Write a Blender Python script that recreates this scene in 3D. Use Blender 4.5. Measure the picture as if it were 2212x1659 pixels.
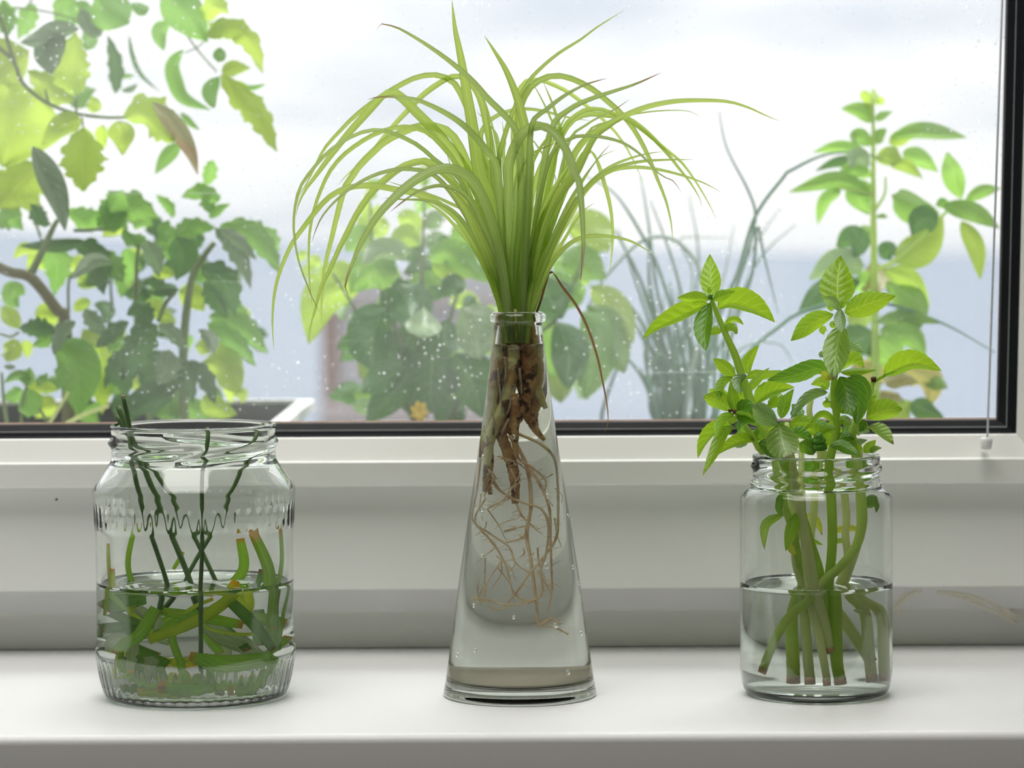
import bpy, math, random, re
from mathutils import Vector, Matrix

for o in list(bpy.data.objects):
    bpy.data.objects.remove(o)
S = bpy.context.scene
C = S.collection

# ------------------------------------------------------------------ camera
W, H = 2212, 1659
FPX = 6300.0
CAM = Vector((0.0, -1.32, 0.2104))
PITCH = math.atan((829.5 - 510.0) / FPX)
ROLL = math.radians(0.30)
fwd = Vector((0, math.cos(PITCH), -math.sin(PITCH)))
rt0 = Vector((1, 0, 0))
up0 = rt0.cross(fwd)
rt = rt0 * math.cos(ROLL) - up0 * math.sin(ROLL)
up = up0 * math.cos(ROLL) + rt0 * math.sin(ROLL)
cam_d = bpy.data.cameras.new('camera')
cam_o = bpy.data.objects.new('camera', cam_d)
C.objects.link(cam_o)
cam_o.matrix_world = Matrix(((rt.x, up.x, -fwd.x, CAM.x), (rt.y, up.y, -fwd.y, CAM.y),
                             (rt.z, up.z, -fwd.z, CAM.z), (0, 0, 0, 1)))
cam_d.sensor_width = 36.0
cam_d.lens = FPX / W * 36.0
cam_d.clip_start = 0.05
cam_d.clip_end = 9000
cam_d.dof.use_dof = True
cam_d.dof.focus_distance = 1.315
cam_d.dof.aperture_fstop = 10.0
S.camera = cam_o

# ------------------------------------------------------------------ world: overcast sky
wd = bpy.data.worlds.new('overcast_sky')
S.world = wd
wd.use_nodes = True
nt = wd.node_tree
nt.nodes.clear()
def N(t, kind, **kw):
    n = t.nodes.new(kind)
    for k, v in kw.items():
        if k.startswith('i_'):
            n.inputs[k[2:]].default_value = v
        else:
            setattr(n, k, v)
    return n
def mth(t, op, a, b=None, c=None, clamp=False):
    n = t.nodes.new('ShaderNodeMath'); n.operation = op; n.use_clamp = clamp
    for i, v in enumerate((a, b, c)):
        if v is None: continue
        if hasattr(v, 'is_output'): t.links.new(v, n.inputs[i])
        else: n.inputs[i].default_value = v
    return n.outputs[0]
def mixc(t, f, a, b, typ='MIX'):
    n = t.nodes.new('ShaderNodeMix'); n.data_type = 'RGBA'; n.blend_type = typ
    for i, v in ((0, f), (6, a), (7, b)):
        if hasattr(v, 'is_output'): t.links.new(v, n.inputs[i])
        elif i == 0: n.inputs[0].default_value = v
        else: n.inputs[i].default_value = (*v, 1) if len(v) == 3 else v
    return n.outputs[2]
def mrange(t, v, a, b, c=0.0, d=1.0, smooth=False):
    n = t.nodes.new('ShaderNodeMapRange'); n.clamp = True
    if smooth: n.interpolation_type = 'SMOOTHSTEP'
    t.links.new(v, n.inputs[0])
    for i, x in enumerate((a, b, c, d)): n.inputs[i + 1].default_value = x
    return n.outputs[0]

CLOUD_OFF = (2.6, 3.0, 5.15)
SKY_HORIZON, SKY_ZENITH = 1.08, 3.6
sun_d = bpy.data.lights.new("hazy_sun", "SUN")
sun_o = bpy.data.objects.new("hazy_sun", sun_d)
C.objects.link(sun_o)
sun_d.energy = 2.5
sun_d.angle = math.radians(20)
sun_d.color = (1.0, 0.985, 0.96)
SUN_EL, SUN_AZ = math.radians(68), math.radians(14)
sun_o.rotation_euler = Vector((-math.cos(SUN_EL) * math.sin(SUN_AZ), -math.cos(SUN_EL) * math.cos(SUN_AZ), -math.sin(SUN_EL))).to_track_quat("-Z", "Y").to_euler()
tc = N(nt, 'ShaderNodeTexCoord')
sep = N(nt, 'ShaderNodeSeparateXYZ')
nt.links.new(tc.outputs['Generated'], sep.inputs[0])
el = mth(nt, 'MAXIMUM', sep.outputs[2], 0.0)
# overcast luminance rises towards the zenith
lum = mth(nt, 'MULTIPLY_ADD', mth(nt, 'POWER', el, 1.15), SKY_ZENITH - SKY_HORIZON, SKY_HORIZON)
cn = N(nt, 'ShaderNodeTexNoise', i_Scale=1.0, i_Detail=3.0, i_Roughness=0.5)
mp = N(nt, 'ShaderNodeMapping')
mp.inputs['Location'].default_value = CLOUD_OFF
mp.inputs['Scale'].default_value = (7.0, 7.0, 30.0)
nt.links.new(tc.outputs['Generated'], mp.inputs[0])
nt.links.new(mp.outputs[0], cn.inputs['Vector'])
cl = mrange(nt, cn.outputs[0], 0.44, 0.74, 0.0, 1.0, True)
colr = mixc(nt, cl, (1.0, 1.0, 1.005), (0.655, 0.705, 0.79))
bg = N(nt, 'ShaderNodeBackground')
nt.links.new(colr, bg.inputs[0])
nt.links.new(lum, bg.inputs[1])
wo = N(nt, 'ShaderNodeOutputWorld')
nt.links.new(bg.outputs[0], wo.inputs[0])

fill_d = bpy.data.lights.new('added_fill_light', 'AREA')  # added fill light, unseen; brightens the sill and frame from the room side
fill_o = bpy.data.objects.new('added_fill_light', fill_d)
C.objects.link(fill_o)
fill_d.shape = 'SQUARE'
fill_d.size = 1.3
fill_d.energy = 25.0
fill_d.color = (1.0, 0.97, 0.93)
fill_o.location = (-0.30, -0.62, 1.70)
# ------------------------------------------------------------------ exposure and light paths
S.view_settings.view_transform = 'Standard'
S.view_settings.look = 'None'
S.view_settings.exposure = 0.0
S.view_settings.gamma = 1.0
S.view_settings.use_curve_mapping = False
cy = S.cycles
cy.use_denoising = True
cy.denoiser = 'OPENIMAGEDENOISE'
cy.caustics_reflective = True
cy.caustics_refractive = True
cy.blur_glossy = 0.3
cy.max_bounces = 18
cy.diffuse_bounces = 4
cy.glossy_bounces = 4
cy.transmission_bounces = 16
cy.transparent_max_bounces = 12
cy.volume_bounces = 6
cy.sample_clamp_indirect = 40.0
cy.use_adaptive_sampling = True
cy.adaptive_threshold = 0.07
cy.adaptive_min_samples = 10

# ------------------------------------------------------------------ helpers
R = random.Random(7)
def ray(px, py):
    d = fwd * FPX + rt * (px - W / 2) + up * (H / 2 - py)
    return d
def P(px, py, Y):
    """the point at depth Y that the photograph shows at pixel (px, py)"""
    d = ray(px, py)
    return CAM + d * ((Y - CAM.y) / d.y)
def px2m(n, Y):
    return n * (Y - CAM.y) / FPX
TILES = dict(A=(570, 0, 4.022), B=(1020, 0, 3.253), C=(570, 350, 4.022), D=(1020, 300, 3.253),
             E=(1380, 540, 5.185), F=(1680, 540, 5.458), G=(1480, 780, 6.381), H=(1700, 760, 6.379),
             K=(1550, 930, 2.4756), L=(150, 830, 2.0018), M=(640, 400, 2.963), N=(1650, 150, 2.073),
             Q=(1160, 380, 2.861), R=(900, 650, 1.644), T=(0, 0, 3.16), U=(0, 330, 2.633), Z=(0, 0, 1.0))
def px(s):
    out = []
    for a in s.split():
        t = TILES.get(a[0])
        x, y = a[1:].split(',')
        out.append((t[0] + float(x) / t[2], t[1] + float(y) / t[2]))
    return out
def spline(pts, n):
    """Catmull-Rom resample of tuples/Vectors to n+1 points, even in arc length"""
    p = [Vector(a) for a in pts]
    if len(p) == 2:
        return [p[0].lerp(p[1], i / n) for i in range(n + 1)]
    q = [p[0] * 2 - p[1]] + p + [p[-1] * 2 - p[-2]]
    fine = []
    for i in range(1, len(q) - 2):
        a, b, c, d = q[i - 1], q[i], q[i + 1], q[i + 2]
        for k in range(14):
            t = k / 14
            fine.append(0.5 * ((2 * b) + (c - a) * t + (2 * a - 5 * b + 4 * c - d) * t * t
                               + (3 * b - a - 3 * c + d) * t * t * t))
    fine.append(p[-1].copy())
    L = [0.0]
    for i in range(1, len(fine)):
        L.append(L[-1] + (fine[i] - fine[i - 1]).length)
    out, j = [], 0
    for i in range(n + 1):
        s = L[-1] * i / n
        while j < len(L) - 2 and L[j + 1] < s:
            j += 1
        dl = L[j + 1] - L[j]
        out.append(fine[j].lerp(fine[j + 1], 0 if dl < 1e-12 else (s - L[j]) / dl))
    return out

def mesh(name, V, F, mat=None, parent=None, smooth=True, uv=None, loc=None):
    me = bpy.data.meshes.new(name)
    off = Vector(loc) if loc is not None else Vector((0, 0, 0))
    me.from_pydata([tuple(Vector(v) - off) for v in V], [], F)
    me.validate()
    if smooth:
        me.polygons.foreach_set('use_smooth', [True] * len(me.polygons))
    if uv is not None:
        ul = me.uv_layers.new(name='UVMap')
        for l in me.loops:
            ul.data[l.index].uv = uv[l.vertex_index]
    if mat: me.materials.append(mat)
    me.update()
    o = bpy.data.objects.new(name, me)
    C.objects.link(o)
    o.location = off
    if parent is not None:
        o.parent = parent
        wl_, q_ = Vector((0, 0, 0)), parent
        while q_ is not None:
            wl_ += Vector(q_.location); q_ = q_.parent
        o.location = off - wl_
    return o
def empty(name, loc=(0, 0, 0)):
    o = bpy.data.objects.new(name, None)
    o.empty_display_size = 0.01
    C.objects.link(o)
    o.location = loc
    return o
def tag(o, label=None, cat=None, group=None, kind=None):
    for k, v in (('label', label), ('category', cat), ('group', group), ('kind', kind)):
        if v: o[k] = v
    return o
def merge(parts):
    V, F = [], []
    for v, f in parts:
        b = len(V)
        V += list(v)
        F += [tuple(i + b for i in q) for q in f]
    return V, F
def boxg(x0, x1, y0, y1, z0, z1):
    V = [(x, y, z) for z in (z0, z1) for y in (y0, y1) for x in (x0, x1)]
    F = [(0, 2, 3, 1), (4, 5, 7, 6), (0, 1, 5, 4), (2, 6, 7, 3), (0, 4, 6, 2), (1, 3, 7, 5)]
    return V, F
def tubeg(pts, rad, ns=8, caps=True, wob=0.0, flat=1.0):
    """rad: number, or list resampled along pts"""
    n = len(pts)
    if isinstance(rad, (int, float)): rad = [rad, rad]
    V, F = [], []
    ref = None
    for i, p in enumerate(pts):
        t = (pts[min(i + 1, n - 1)] - pts[max(i - 1, 0)]).normalized()
        if ref is None:
            ref = t.orthogonal().normalized()
        ref = (ref - t * ref.dot(t))
        ref = ref.normalized() if ref.length > 1e-6 else t.orthogonal().normalized()
        b = t.cross(ref)
        f = i / (n - 1) * (len(rad) - 1)
        k = min(int(f), len(rad) - 2)
        r = rad[k] + (rad[k + 1] - rad[k]) * (f - k)
        if wob: r *= 1 + R.uniform(-wob, wob)
        for j in range(ns):
            a = 2 * math.pi * j / ns
            V.append(p + ref * (math.cos(a) * r) + b * (math.sin(a) * r * flat))
    for i in range(n - 1):
        for j in range(ns):
            a, b2 = i * ns + j, i * ns + (j + 1) % ns
            F.append((a, b2, b2 + ns, a + ns))
    if caps:
        F.append(tuple(reversed(range(ns))))
        F.append(tuple(range((n - 1) * ns, n * ns)))
    return V, F
def tube(name, pts, rad, mat, parent, n=None, ns=8, wob=0.0, smooth=True):
    q = spline(pts, n or max(6, 6 * (len(pts) - 1)))
    V, F = tubeg(q, rad, ns, True, wob)
    uvs = []
    for i in range(len(q)):
        for j in range(ns):
            uvs.append((i / (len(q) - 1), j / ns))
    return mesh(name, V, F, mat, parent, smooth, uvs)

def ovate(t):           # basil-like outline
    return max(0.0, (math.sin(math.pi * t ** 0.78) ** 0.85) * (1.0 - 0.12 * t))
def lance(t):
    return max(0.0, math.sin(math.pi * t ** 0.62) ** 0.9)
def rounded(t):
    return max(0.0, math.sin(math.pi * t ** 0.85) ** 0.6)
def leafg(pts, wl, wr, prof=ovate, n=14, m=4, sgn=1, teeth=0, tooth=0.0, lobes=0, lobe=0.0, pucker=0.0, petiole=0.0, rnd=0.0):
    """a leaf sheet round a midrib; wl / wr = half widths (m) as seen left and right of the midrib"""
    q = spline(pts, n)
    wt = max(abs(wl), abs(wr)) * 1.06
    V, F, UV = [], [], []
    lat0 = None
    for i, p in enumerate(q):
        t = i / n
        tan = (q[min(i + 1, n)] - q[max(i - 1, 0)]).normalized()
        view = (p - CAM).normalized()
        lat = tan.cross(view)
        if lat.length < 0.15 and lat0 is not None:
            lat = lat0.copy()
        lat.normalize()
        lat0 = lat
        nrm = tan.cross(lat).normalized()
        tt = 0.0 if t < petiole else (t - petiole) / (1 - petiole)
        w = prof(tt)
        if t <= petiole: w = 0.05
        elif i == n: w = 0.015
        for j in range(-m, m + 1):
            a = abs(j) / m
            ws = wl if j < 0 else wr
            jag = 1.0
            sh = 0.0
            if tooth and a == 1.0 and 0 < i < n:
                jag -= tooth * (i % 2)
            if lobes and 0 < i < n:
                ph = (tt * lobes + (0.5 if j < 0 else 0.15)) % 1.0
                jag -= lobe * a * abs(2 * ph - 1)
                sh = lobe * a * 0.25 * wt * w
            dl = math.sqrt(max(wt * wt - ws * ws, 0))
            x = ws * a * w * jag
            d = sgn * dl * a * w * jag
            if pucker:
                ph = math.sin((tt * 7 - a * 1.7) * 2 * math.pi)
                d += pucker * wt * ph * math.sin(math.pi * min(a * 1.1, 1)) * (1 - tt * 0.5)
                d -= pucker * wt * (1 - a) ** 3 * 1.2
            if rnd:
                d += rnd * wt * (math.sin(tt * 7.5 + j * 0.8 + wl * 9000) + 0.5 * math.sin(tt * 13 - j * 1.4 + wr * 7000)) * (0.3 + 0.7 * a)
            s = -1 if j > 0 else 1
            V.append(p + lat * (s * x) + nrm * d + tan * sh)
            UV.append((tt, 0.5 + 0.5 * j / m))
    k = 2 * m + 1
    for i in range(n):
        for j in range(k - 1):
            a = i * k + j
            F.append((a, a + 1, a + 1 + k, a + k))
    return V, F, UV

def bladeg(pts, w, n=36, m=2, fold=0.35, cut=False, taper=2.2, wbase=0.75, roll=0.0, rollt=0.0):
    q = spline(pts, n)
    V, F, UV = [], [], []
    lat0 = None
    for i, p in enumerate(q):
        t = i / n
        tan = (q[min(i + 1, n)] - q[max(i - 1, 0)]).normalized()
        view = (p - CAM).normalized()
        lat = tan.cross(view)
        if lat.length < 0.2 and lat0 is not None: lat = lat0.copy()
        lat.normalize()
        if lat0 is not None:
            lat = (lat + lat0 * 1.5).normalized()
        lat0 = lat
        nrm = tan.cross(lat).normalized()
        ang = roll + (rollt - roll) * t
        lx = lat * math.cos(ang) + nrm * math.sin(ang)
        nx = tan.cross(lx).normalized()
        if cut:
            ww = w * (0.8 + 0.2 * math.sin(math.pi * t))
        else:
            ww = w * min(1.0, wbase + (1 - wbase) * min(1, t * 2.2)) * (1 - t ** taper) ** 0.8
        ww = max(ww, w * 0.02)
        for j in range(-m, m + 1):
            a = j / m
            V.append(p - lx * (ww * 0.5 * a) + nx * (fold * ww * 0.5 * (abs(a) - 0.5)))
            UV.append((t, 0.5 + 0.5 * a))
    k = 2 * m + 1
    for i in range(n):
        for j in range(k - 1):
            a = i * k + j
            F.append((a, a + 1, a + 1 + k, a + k))
    return V, F, UV

# ------------------------------------------------------------------ materials
def newmat(name):
    m = bpy.data.materials.new(name)
    m.use_nodes = True
    m.node_tree.nodes.clear()
    return m, m.node_tree
def out(t, sh, vol=None):
    o = t.nodes.new('ShaderNodeOutputMaterial')
    t.links.new(sh, o.inputs[0])
def prin(t, col=None, rough=0.5, spec=0.5, **kw):
    n = t.nodes.new('ShaderNodeBsdfPrincipled')
    if col is not None:
        if hasattr(col, 'is_output'): t.links.new(col, n.inputs['Base Color'])
        else: n.inputs['Base Color'].default_value = (*col, 1)
    if hasattr(rough, 'is_output'): t.links.new(rough, n.inputs['Roughness'])
    else: n.inputs['Roughness'].default_value = rough
    n.inputs['Specular IOR Level'].default_value = spec
    for k, v in kw.items():
        n.inputs[k].default_value = v
    return n
def noise(t, scale, detail=3.0, vec=None, rough=0.5):
    n = N(t, 'ShaderNodeTexNoise', i_Scale=scale, i_Detail=detail, i_Roughness=rough)
    if vec is None:
        tcn = N(t, 'ShaderNodeTexCoord'); vec = tcn.outputs['Object']
    t.links.new(vec, n.inputs['Vector'])
    return n.outputs[0]
def bump(t, h, strength=0.2, dist=0.001):
    b = t.nodes.new('ShaderNodeBump')
    b.inputs['Strength'].default_value = strength
    b.inputs['Distance'].default_value = dist
    t.links.new(h, b.inputs['Height'])
    return b.outputs[0]

def plain(name, col, rough=0.5, spec=0.5, var=0.06, scale=20, bumpy=0.0, bscale=300):
    m, t = newmat(name)
    nz = noise(t, scale)
    c = mixc(t, nz, tuple(max(0, x * (1 - var)) for x in col), tuple(min(1, x * (1 + var)) for x in col))
    p = prin(t, c, rough, spec)
    if bumpy:
        t.links.new(bump(t, noise(t, bscale, 2), bumpy), p.inputs['Normal'])
    out(t, p.outputs[0])
    return m

def stemmat(name, col):
    m, t = newmat(name)
    c = mixc(t, noise(t, 60), tuple(x * 0.85 for x in col), tuple(min(1, x * 1.15) for x in col))
    p = prin(t, c, 0.42, 0.5)
    tr = N(t, 'ShaderNodeBsdfTranslucent'); t.links.new(c, tr.inputs[0])
    mx = N(t, 'ShaderNodeMixShader'); mx.inputs[0].default_value = 0.5
    t.links.new(p.outputs[0], mx.inputs[1]); t.links.new(tr.outputs[0], mx.inputs[2])
    out(t, mx.outputs[0])
    return m

def leafmat(name, top, under, trans=0.45, veins=7.0, vein_col=(0.55, 0.66, 0.28), vein=0.75, rough=0.38, tipcol=None, spots=None, stripes=False, spec=0.5, var=0.25, TIP0=0.95):
    m, t = newmat(name)
    uvn = N(t, 'ShaderNodeUVMap'); uvn.uv_map = 'UVMap'
    sp = N(t, 'ShaderNodeSeparateXYZ')
    t.links.new(uvn.outputs[0], sp.inputs[0])
    v, u = sp.outputs[0], sp.outputs[1]
    a = mth(t, 'ABSOLUTE', mth(t, 'MULTIPLY_ADD', u, 2.0, -1.0))
    oi = N(t, 'ShaderNodeObjectInfo')
    nz = noise(t, 60, 3)
    base = mixc(t, mth(t, 'MULTIPLY_ADD', oi.outputs['Random'], 0.6, mth(t, 'MULTIPLY', nz, 0.4)), tuple(x * (1 - var) for x in top), tuple(min(1, x * (1 + var)) for x in top))
    trc = mixc(t, oi.outputs['Random'], tuple(x * (1 - var * .7) for x in under), tuple(min(1, x * (1 + var * .7)) for x in under))
    if stripes:
        w = mth(t, 'SINE', mth(t, 'MULTIPLY', u, 44.0))
        sm = mrange(t, w, -0.6, 1.0, 0.0, 0.30)
        mid = mrange(t, a, 0.28, 0.0, 0.0, 0.75, True)
        f = mth(t, 'MAXIMUM', sm, mid)
        base = mixc(t, f, base, vein_col)
        ed = mrange(t, a, 0.72, 0.95, 0.0, 0.45)
        base = mixc(t, ed, base, tuple(x * 0.45 for x in top))
        trc = mixc(t, f, trc, tuple(min(1, x * 1.25) for x in under))
        trc = mixc(t, ed, trc, tuple(x * 0.5 for x in under))
        rel = w
    else:
        mid = mrange(t, a, 0.055, 0.015)
        ph = mth(t, 'FRACT', mth(t, 'SUBTRACT', mth(t, 'MULTIPLY', v, veins), mth(t, 'MULTIPLY', mth(t, 'POWER', a, 0.85), 1.75)))
        ds = mth(t, 'ABSOLUTE', mth(t, 'SUBTRACT', ph, 0.5))
        lat = mrange(t, ds, 0.075, 0.02)
        f = mth(t, 'MULTIPLY', mth(t, 'MAXIMUM', mid, mth(t, 'MULTIPLY', lat, 0.75)), vein)
        base = mixc(t, f, base, vein_col)
        trc = mixc(t, f, trc, tuple(min(1, x * 1.5 + .05) for x in under))
        rel = ds
    if spots:
        sm = mrange(t, noise(t, 45, 4), 0.55, 0.72)
        base = mixc(t, sm, base, spots)
        trc = mixc(t, sm, trc, spots)
    if tipcol:
        tm = mrange(t, mth(t, 'MULTIPLY_ADD', nz, 0.10, v), TIP0, 1.03)
        base = mixc(t, tm, base, tipcol)
        trc = mixc(t, tm, trc, tipcol)
    p = prin(t, base, rough, spec)
    hgt = mth(t, 'ADD', rel, mth(t, 'MULTIPLY', noise(t, 260, 2), 0.5))
    t.links.new(bump(t, hgt, 0.35, 0.0008), p.inputs['Normal'])
    tr = N(t, 'ShaderNodeBsdfTranslucent')
    t.links.new(trc, tr.inputs[0])
    mx = N(t, 'ShaderNodeMixShader'); mx.inputs[0].default_value = trans
    t.links.new(p.outputs[0], mx.inputs[1]); t.links.new(tr.outputs[0], mx.inputs[2])
    out(t, mx.outputs[0])
    return m

M = {}
M['pvc'] = plain('white_pvc', (0.87, 0.885, 0.845), 0.42, 0.4, 0.015, 6)
M['sill'] = plain('white_sill', (0.855, 0.87, 0.865), 0.38, 0.45, 0.012, 5, 0.04, 900)
M['recess'] = plain('grey_white_panel', (0.82, 0.83, 0.78), 0.6, 0.3, 0.05, 9)
M['plaster'] = plain('wall_plaster', (0.36, 0.335, 0.30), 0.9, 0.2, 0.04, 3)
M['floorwood'] = plain('brown_floor', (0.13, 0.09, 0.065), 0.5, 0.4, 0.2, 4)
M['rubber'] = plain('black_rubber', (0.010, 0.012, 0.015), 0.45, 0.25, 0.3, 40, 0.08, 200)
M['glint'] = plain('grey_glint', (0.30, 0.31, 0.32), 0.4, 0.5, 0.2, 80)  # grey standing in for the highlight along the gasket
M['dirt'] = plain('reddish_dirt', (0.42, 0.30, 0.24), 0.9, 0.2, 0.3, 120)
M['cord'] = plain('cord_white', (0.80, 0.84, 0.86), 0.6, 0.3)
M['bead'] = plain('bead_white', (0.86, 0.87, 0.85), 0.35, 0.5)
M['planter'] = plain('planter_white', (0.78, 0.78, 0.77), 0.45, 0.4, 0.1, 14)
M['planter_dark'] = plain('planter_grey', (0.10, 0.10, 0.11), 0.6, 0.4, 0.3, 20)
M['soil'] = plain('soil', (0.045, 0.032, 0.024), 0.95, 0.2, 0.5, 90, 0.6, 300)
M['brown'] = plain('brown_wall', (0.20, 0.135, 0.115), 0.9, 0.2, 0.15, 0.6)
M['lavender'] = plain('lavender_wall', (0.30, 0.295, 0.315), 0.9, 0.2, 0.08, 0.4)
M['pinkgrey'] = plain('pink_terrace', (0.26, 0.225, 0.225), 0.9, 0.2, 0.1, 0.4)
M['sealant'] = plain('sealant', (0.80, 0.77, 0.66), 0.9, 0.2, 0.15, 200, 0.6, 700)
M['speck'] = plain('dark_speck', (0.03, 0.03, 0.03), 0.6)

def glassmat(name, col=(0.985, 0.998, 0.99), ior=1.5, haze=0.0, hscale=60, hcol=(0.8, 0.8, 0.76), fine=False, scatter=0.0):
    m, t = newmat(name)
    g = N(t, 'ShaderNodeBsdfGlass')
    g.inputs['Color'].default_value = (*col, 1)
    g.inputs['Roughness'].default_value = 0.0
    g.inputs['IOR'].default_value = ior
    sh = g.outputs[0]
    if haze:
        d = N(t, 'ShaderNodeBsdfDiffuse'); d.inputs[0].default_value = (*hcol, 1)
        tl = N(t, 'ShaderNodeBsdfTranslucent'); tl.inputs[0].default_value = (*hcol, 1)
        m0 = N(t, 'ShaderNodeMixShader'); m0.inputs[0].default_value = 0.7
        t.links.new(d.outputs[0], m0.inputs[1]); t.links.new(tl.outputs[0], m0.inputs[2])
        f = mth(t, 'MULTIPLY', mrange(t, noise(t, hscale, 5), 0.30, 0.75, 0.55 if fine else 0.0, 1.0), haze)
        if fine:
            f = mth(t, 'MULTIPLY', f, mrange(t, noise(t, 900, 2), 0.3, 0.7, 0.93, 1.05))
            tz = N(t, 'ShaderNodeTexCoord'); sz = N(t, 'ShaderNodeSeparateXYZ'); t.links.new(tz.outputs['Object'], sz.inputs[0])
            f = mth(t, 'MULTIPLY', f, mrange(t, sz.outputs[2], 0.035, 0.12, 1.0, 0.30, True))
        m1 = N(t, 'ShaderNodeMixShader')
        t.links.new(f, m1.inputs[0]); t.links.new(sh, m1.inputs[1]); t.links.new(m0.outputs[0], m1.inputs[2])
        sh = m1.outputs[0]
    out(t, sh)
    if scatter:          # suspended fine matter
        vs = N(t, 'ShaderNodeVolumeScatter'); vs.inputs['Color'].default_value = (0.98, 0.96, 0.90, 1)
        vs.inputs['Density'].default_value = scatter; vs.inputs['Anisotropy'].default_value = 0.3
        t.links.new(vs.outputs[0], [n for n in t.nodes if n.bl_idname == 'ShaderNodeOutputMaterial'][0].inputs['Volume'])
    return m
M['glass'] = glassmat('jar_glass')
M['glass_vase'] = glassmat('vase_glass', (0.985, 0.995, 0.985))
M['water'] = glassmat('water', (0.985, 1.0, 0.985), 1.333)
M['water_cloudy'] = glassmat('cloudy_water', (0.985, 0.99, 0.97), 1.333, haze=0.07, hscale=22, scatter=8.0, hcol=(0.88, 0.86, 0.79), fine=True)

def panemat():
    m, t = newmat('window_glass')
    tr = N(t, 'ShaderNodeBsdfTransparent'); tr.inputs[0].default_value = (0.985, 0.992, 0.99, 1)
    gl = N(t, 'ShaderNodeBsdfGlossy'); gl.inputs['Roughness'].default_value = 0.0
    fr = N(t, 'ShaderNodeFresnel'); fr.inputs[0].default_value = 1.45
    m0 = N(t, 'ShaderNodeMixShader')
    t.links.new(mth(t, 'MULTIPLY', fr.outputs[0], 0.6), m0.inputs[0]); t.links.new(tr.outputs[0], m0.inputs[1]); t.links.new(gl.outputs[0], m0.inputs[2])
    # dried water spots, dust film and a few wiped streaks
    tcn = N(t, 'ShaderNodeTexCoord')
    def specks(scale, r0, r1, keep):
        v = N(t, 'ShaderNodeTexVoronoi', i_Scale=scale)
        t.links.new(tcn.outputs['Object'], v.inputs['Vector'])
        s = N(t, 'ShaderNodeSeparateColor'); t.links.new(v.outputs['Color'], s.inputs[0])
        on = mth(t, 'GREATER_THAN', s.outputs[0], keep)
        return mth(t, 'MULTIPLY', mrange(t, v.outputs['Distance'], r1, r0), on)
    s1 = specks(300, 0.10, 0.30, 0.72)
    s2 = specks(140, 0.06, 0.15, 0.78)
    patch = mrange(t, noise(t, 9, 3), 0.40, 0.62, 0.10, 1.0)
    mpn = N(t, 'ShaderNodeMapping'); mpn.inputs['Scale'].default_value = (3, 1, 420)
    t.links.new(tcn.outputs['Object'], mpn.inputs[0])
    st = mth(t, 'MULTIPLY', mrange(t, noise(t, 1.0, 2, mpn.outputs[0]), 0.70, 0.76), 0.12)
    f = mth(t, 'MULTIPLY', mth(t, 'MAXIMUM', mth(t, 'MULTIPLY', s1, 0.55), s2), patch)
    f = mth(t, 'MULTIPLY', mth(t, 'MAXIMUM', f, st), 0.75)
    f = mth(t, 'ADD', f, mth(t, 'MULTIPLY_ADD', patch, 0.06, 0.025))
    d = N(t, 'ShaderNodeBsdfTranslucent'); d.inputs[0].default_value = (0.86, 0.87, 0.86, 1)
    m1 = N(t, 'ShaderNodeMixShader')
    t.links.new(f, m1.inputs[0]); t.links.new(m0.outputs[0], m1.inputs[1]); t.links.new(d.outputs[0], m1.inputs[2])
    out(t, m1.outputs[0])
    return m
M['pane'] = panemat()

LG = (0.46, 0.62, 0.10)
M['blade'] = leafmat('grass_blade', (0.28, 0.45, 0.08), (0.68, 0.88, 0.20), 0.58, stripes=True, vein_col=(0.48, 0.62, 0.22), rough=0.3, spec=0.6)
M['blade_red'] = leafmat('grass_blade_silvery', (0.34, 0.48, 0.17), (0.64, 0.82, 0.24), 0.52, stripes=True, vein_col=(0.54, 0.64, 0.34), tipcol=(0.40, 0.20, 0.10), rough=0.26, spec=0.8)
M['blade_dry'] = plain('dry_blade', (0.36, 0.22, 0.08), 0.7, 0.3, 0.3, 60)
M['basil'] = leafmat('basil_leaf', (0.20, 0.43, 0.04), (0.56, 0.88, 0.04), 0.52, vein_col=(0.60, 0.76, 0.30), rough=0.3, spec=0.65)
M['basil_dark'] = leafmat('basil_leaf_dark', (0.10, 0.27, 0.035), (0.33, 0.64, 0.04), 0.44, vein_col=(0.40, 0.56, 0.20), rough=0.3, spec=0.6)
M['basil_tip'] = leafmat('basil_leaf_brown_tip', (0.22, 0.38, 0.09), (0.45, 0.68, 0.08), 0.45, vein_col=(0.55, 0.68, 0.34), tipcol=(0.12, 0.05, 0.03), rough=0.28, spec=0.7, TIP0=0.90)
M['basil_pale'] = leafmat('basil_leaf_silvery', (0.24, 0.39, 0.16), (0.42, 0.66, 0.16), 0.38, vein_col=(0.55, 0.66, 0.42), rough=0.26, spec=0.8)
M['basil_yellow'] = leafmat('basil_leaf_yellow', (0.50, 0.52, 0.05), (0.80, 0.85, 0.08), 0.50, vein_col=(0.70, 0.75, 0.25), tipcol=(0.3, 0.1, 0.03))
M['bstem'] = stemmat('basil_stem', (0.68, 0.84, 0.24))
M['bstem_up'] = stemmat('basil_stem_green', (0.58, 0.78, 0.14))
M['pstem'] = stemmat('pale_stem', (0.84, 0.92, 0.48))
M['brownbit'] = plain('brown_bit', (0.10, 0.045, 0.02), 0.8)
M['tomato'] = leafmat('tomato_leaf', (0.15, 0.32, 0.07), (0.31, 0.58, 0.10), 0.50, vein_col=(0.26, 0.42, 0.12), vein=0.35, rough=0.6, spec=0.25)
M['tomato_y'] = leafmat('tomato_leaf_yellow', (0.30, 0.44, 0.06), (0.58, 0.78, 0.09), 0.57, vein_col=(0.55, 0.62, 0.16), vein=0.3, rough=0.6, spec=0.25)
M['tomato_d'] = leafmat('tomato_leaf_dark', (0.085, 0.17, 0.065), (0.13, 0.30, 0.06), 0.30, vein_col=(0.18, 0.30, 0.14), vein=0.4, rough=0.6, spec=0.3)
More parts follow.
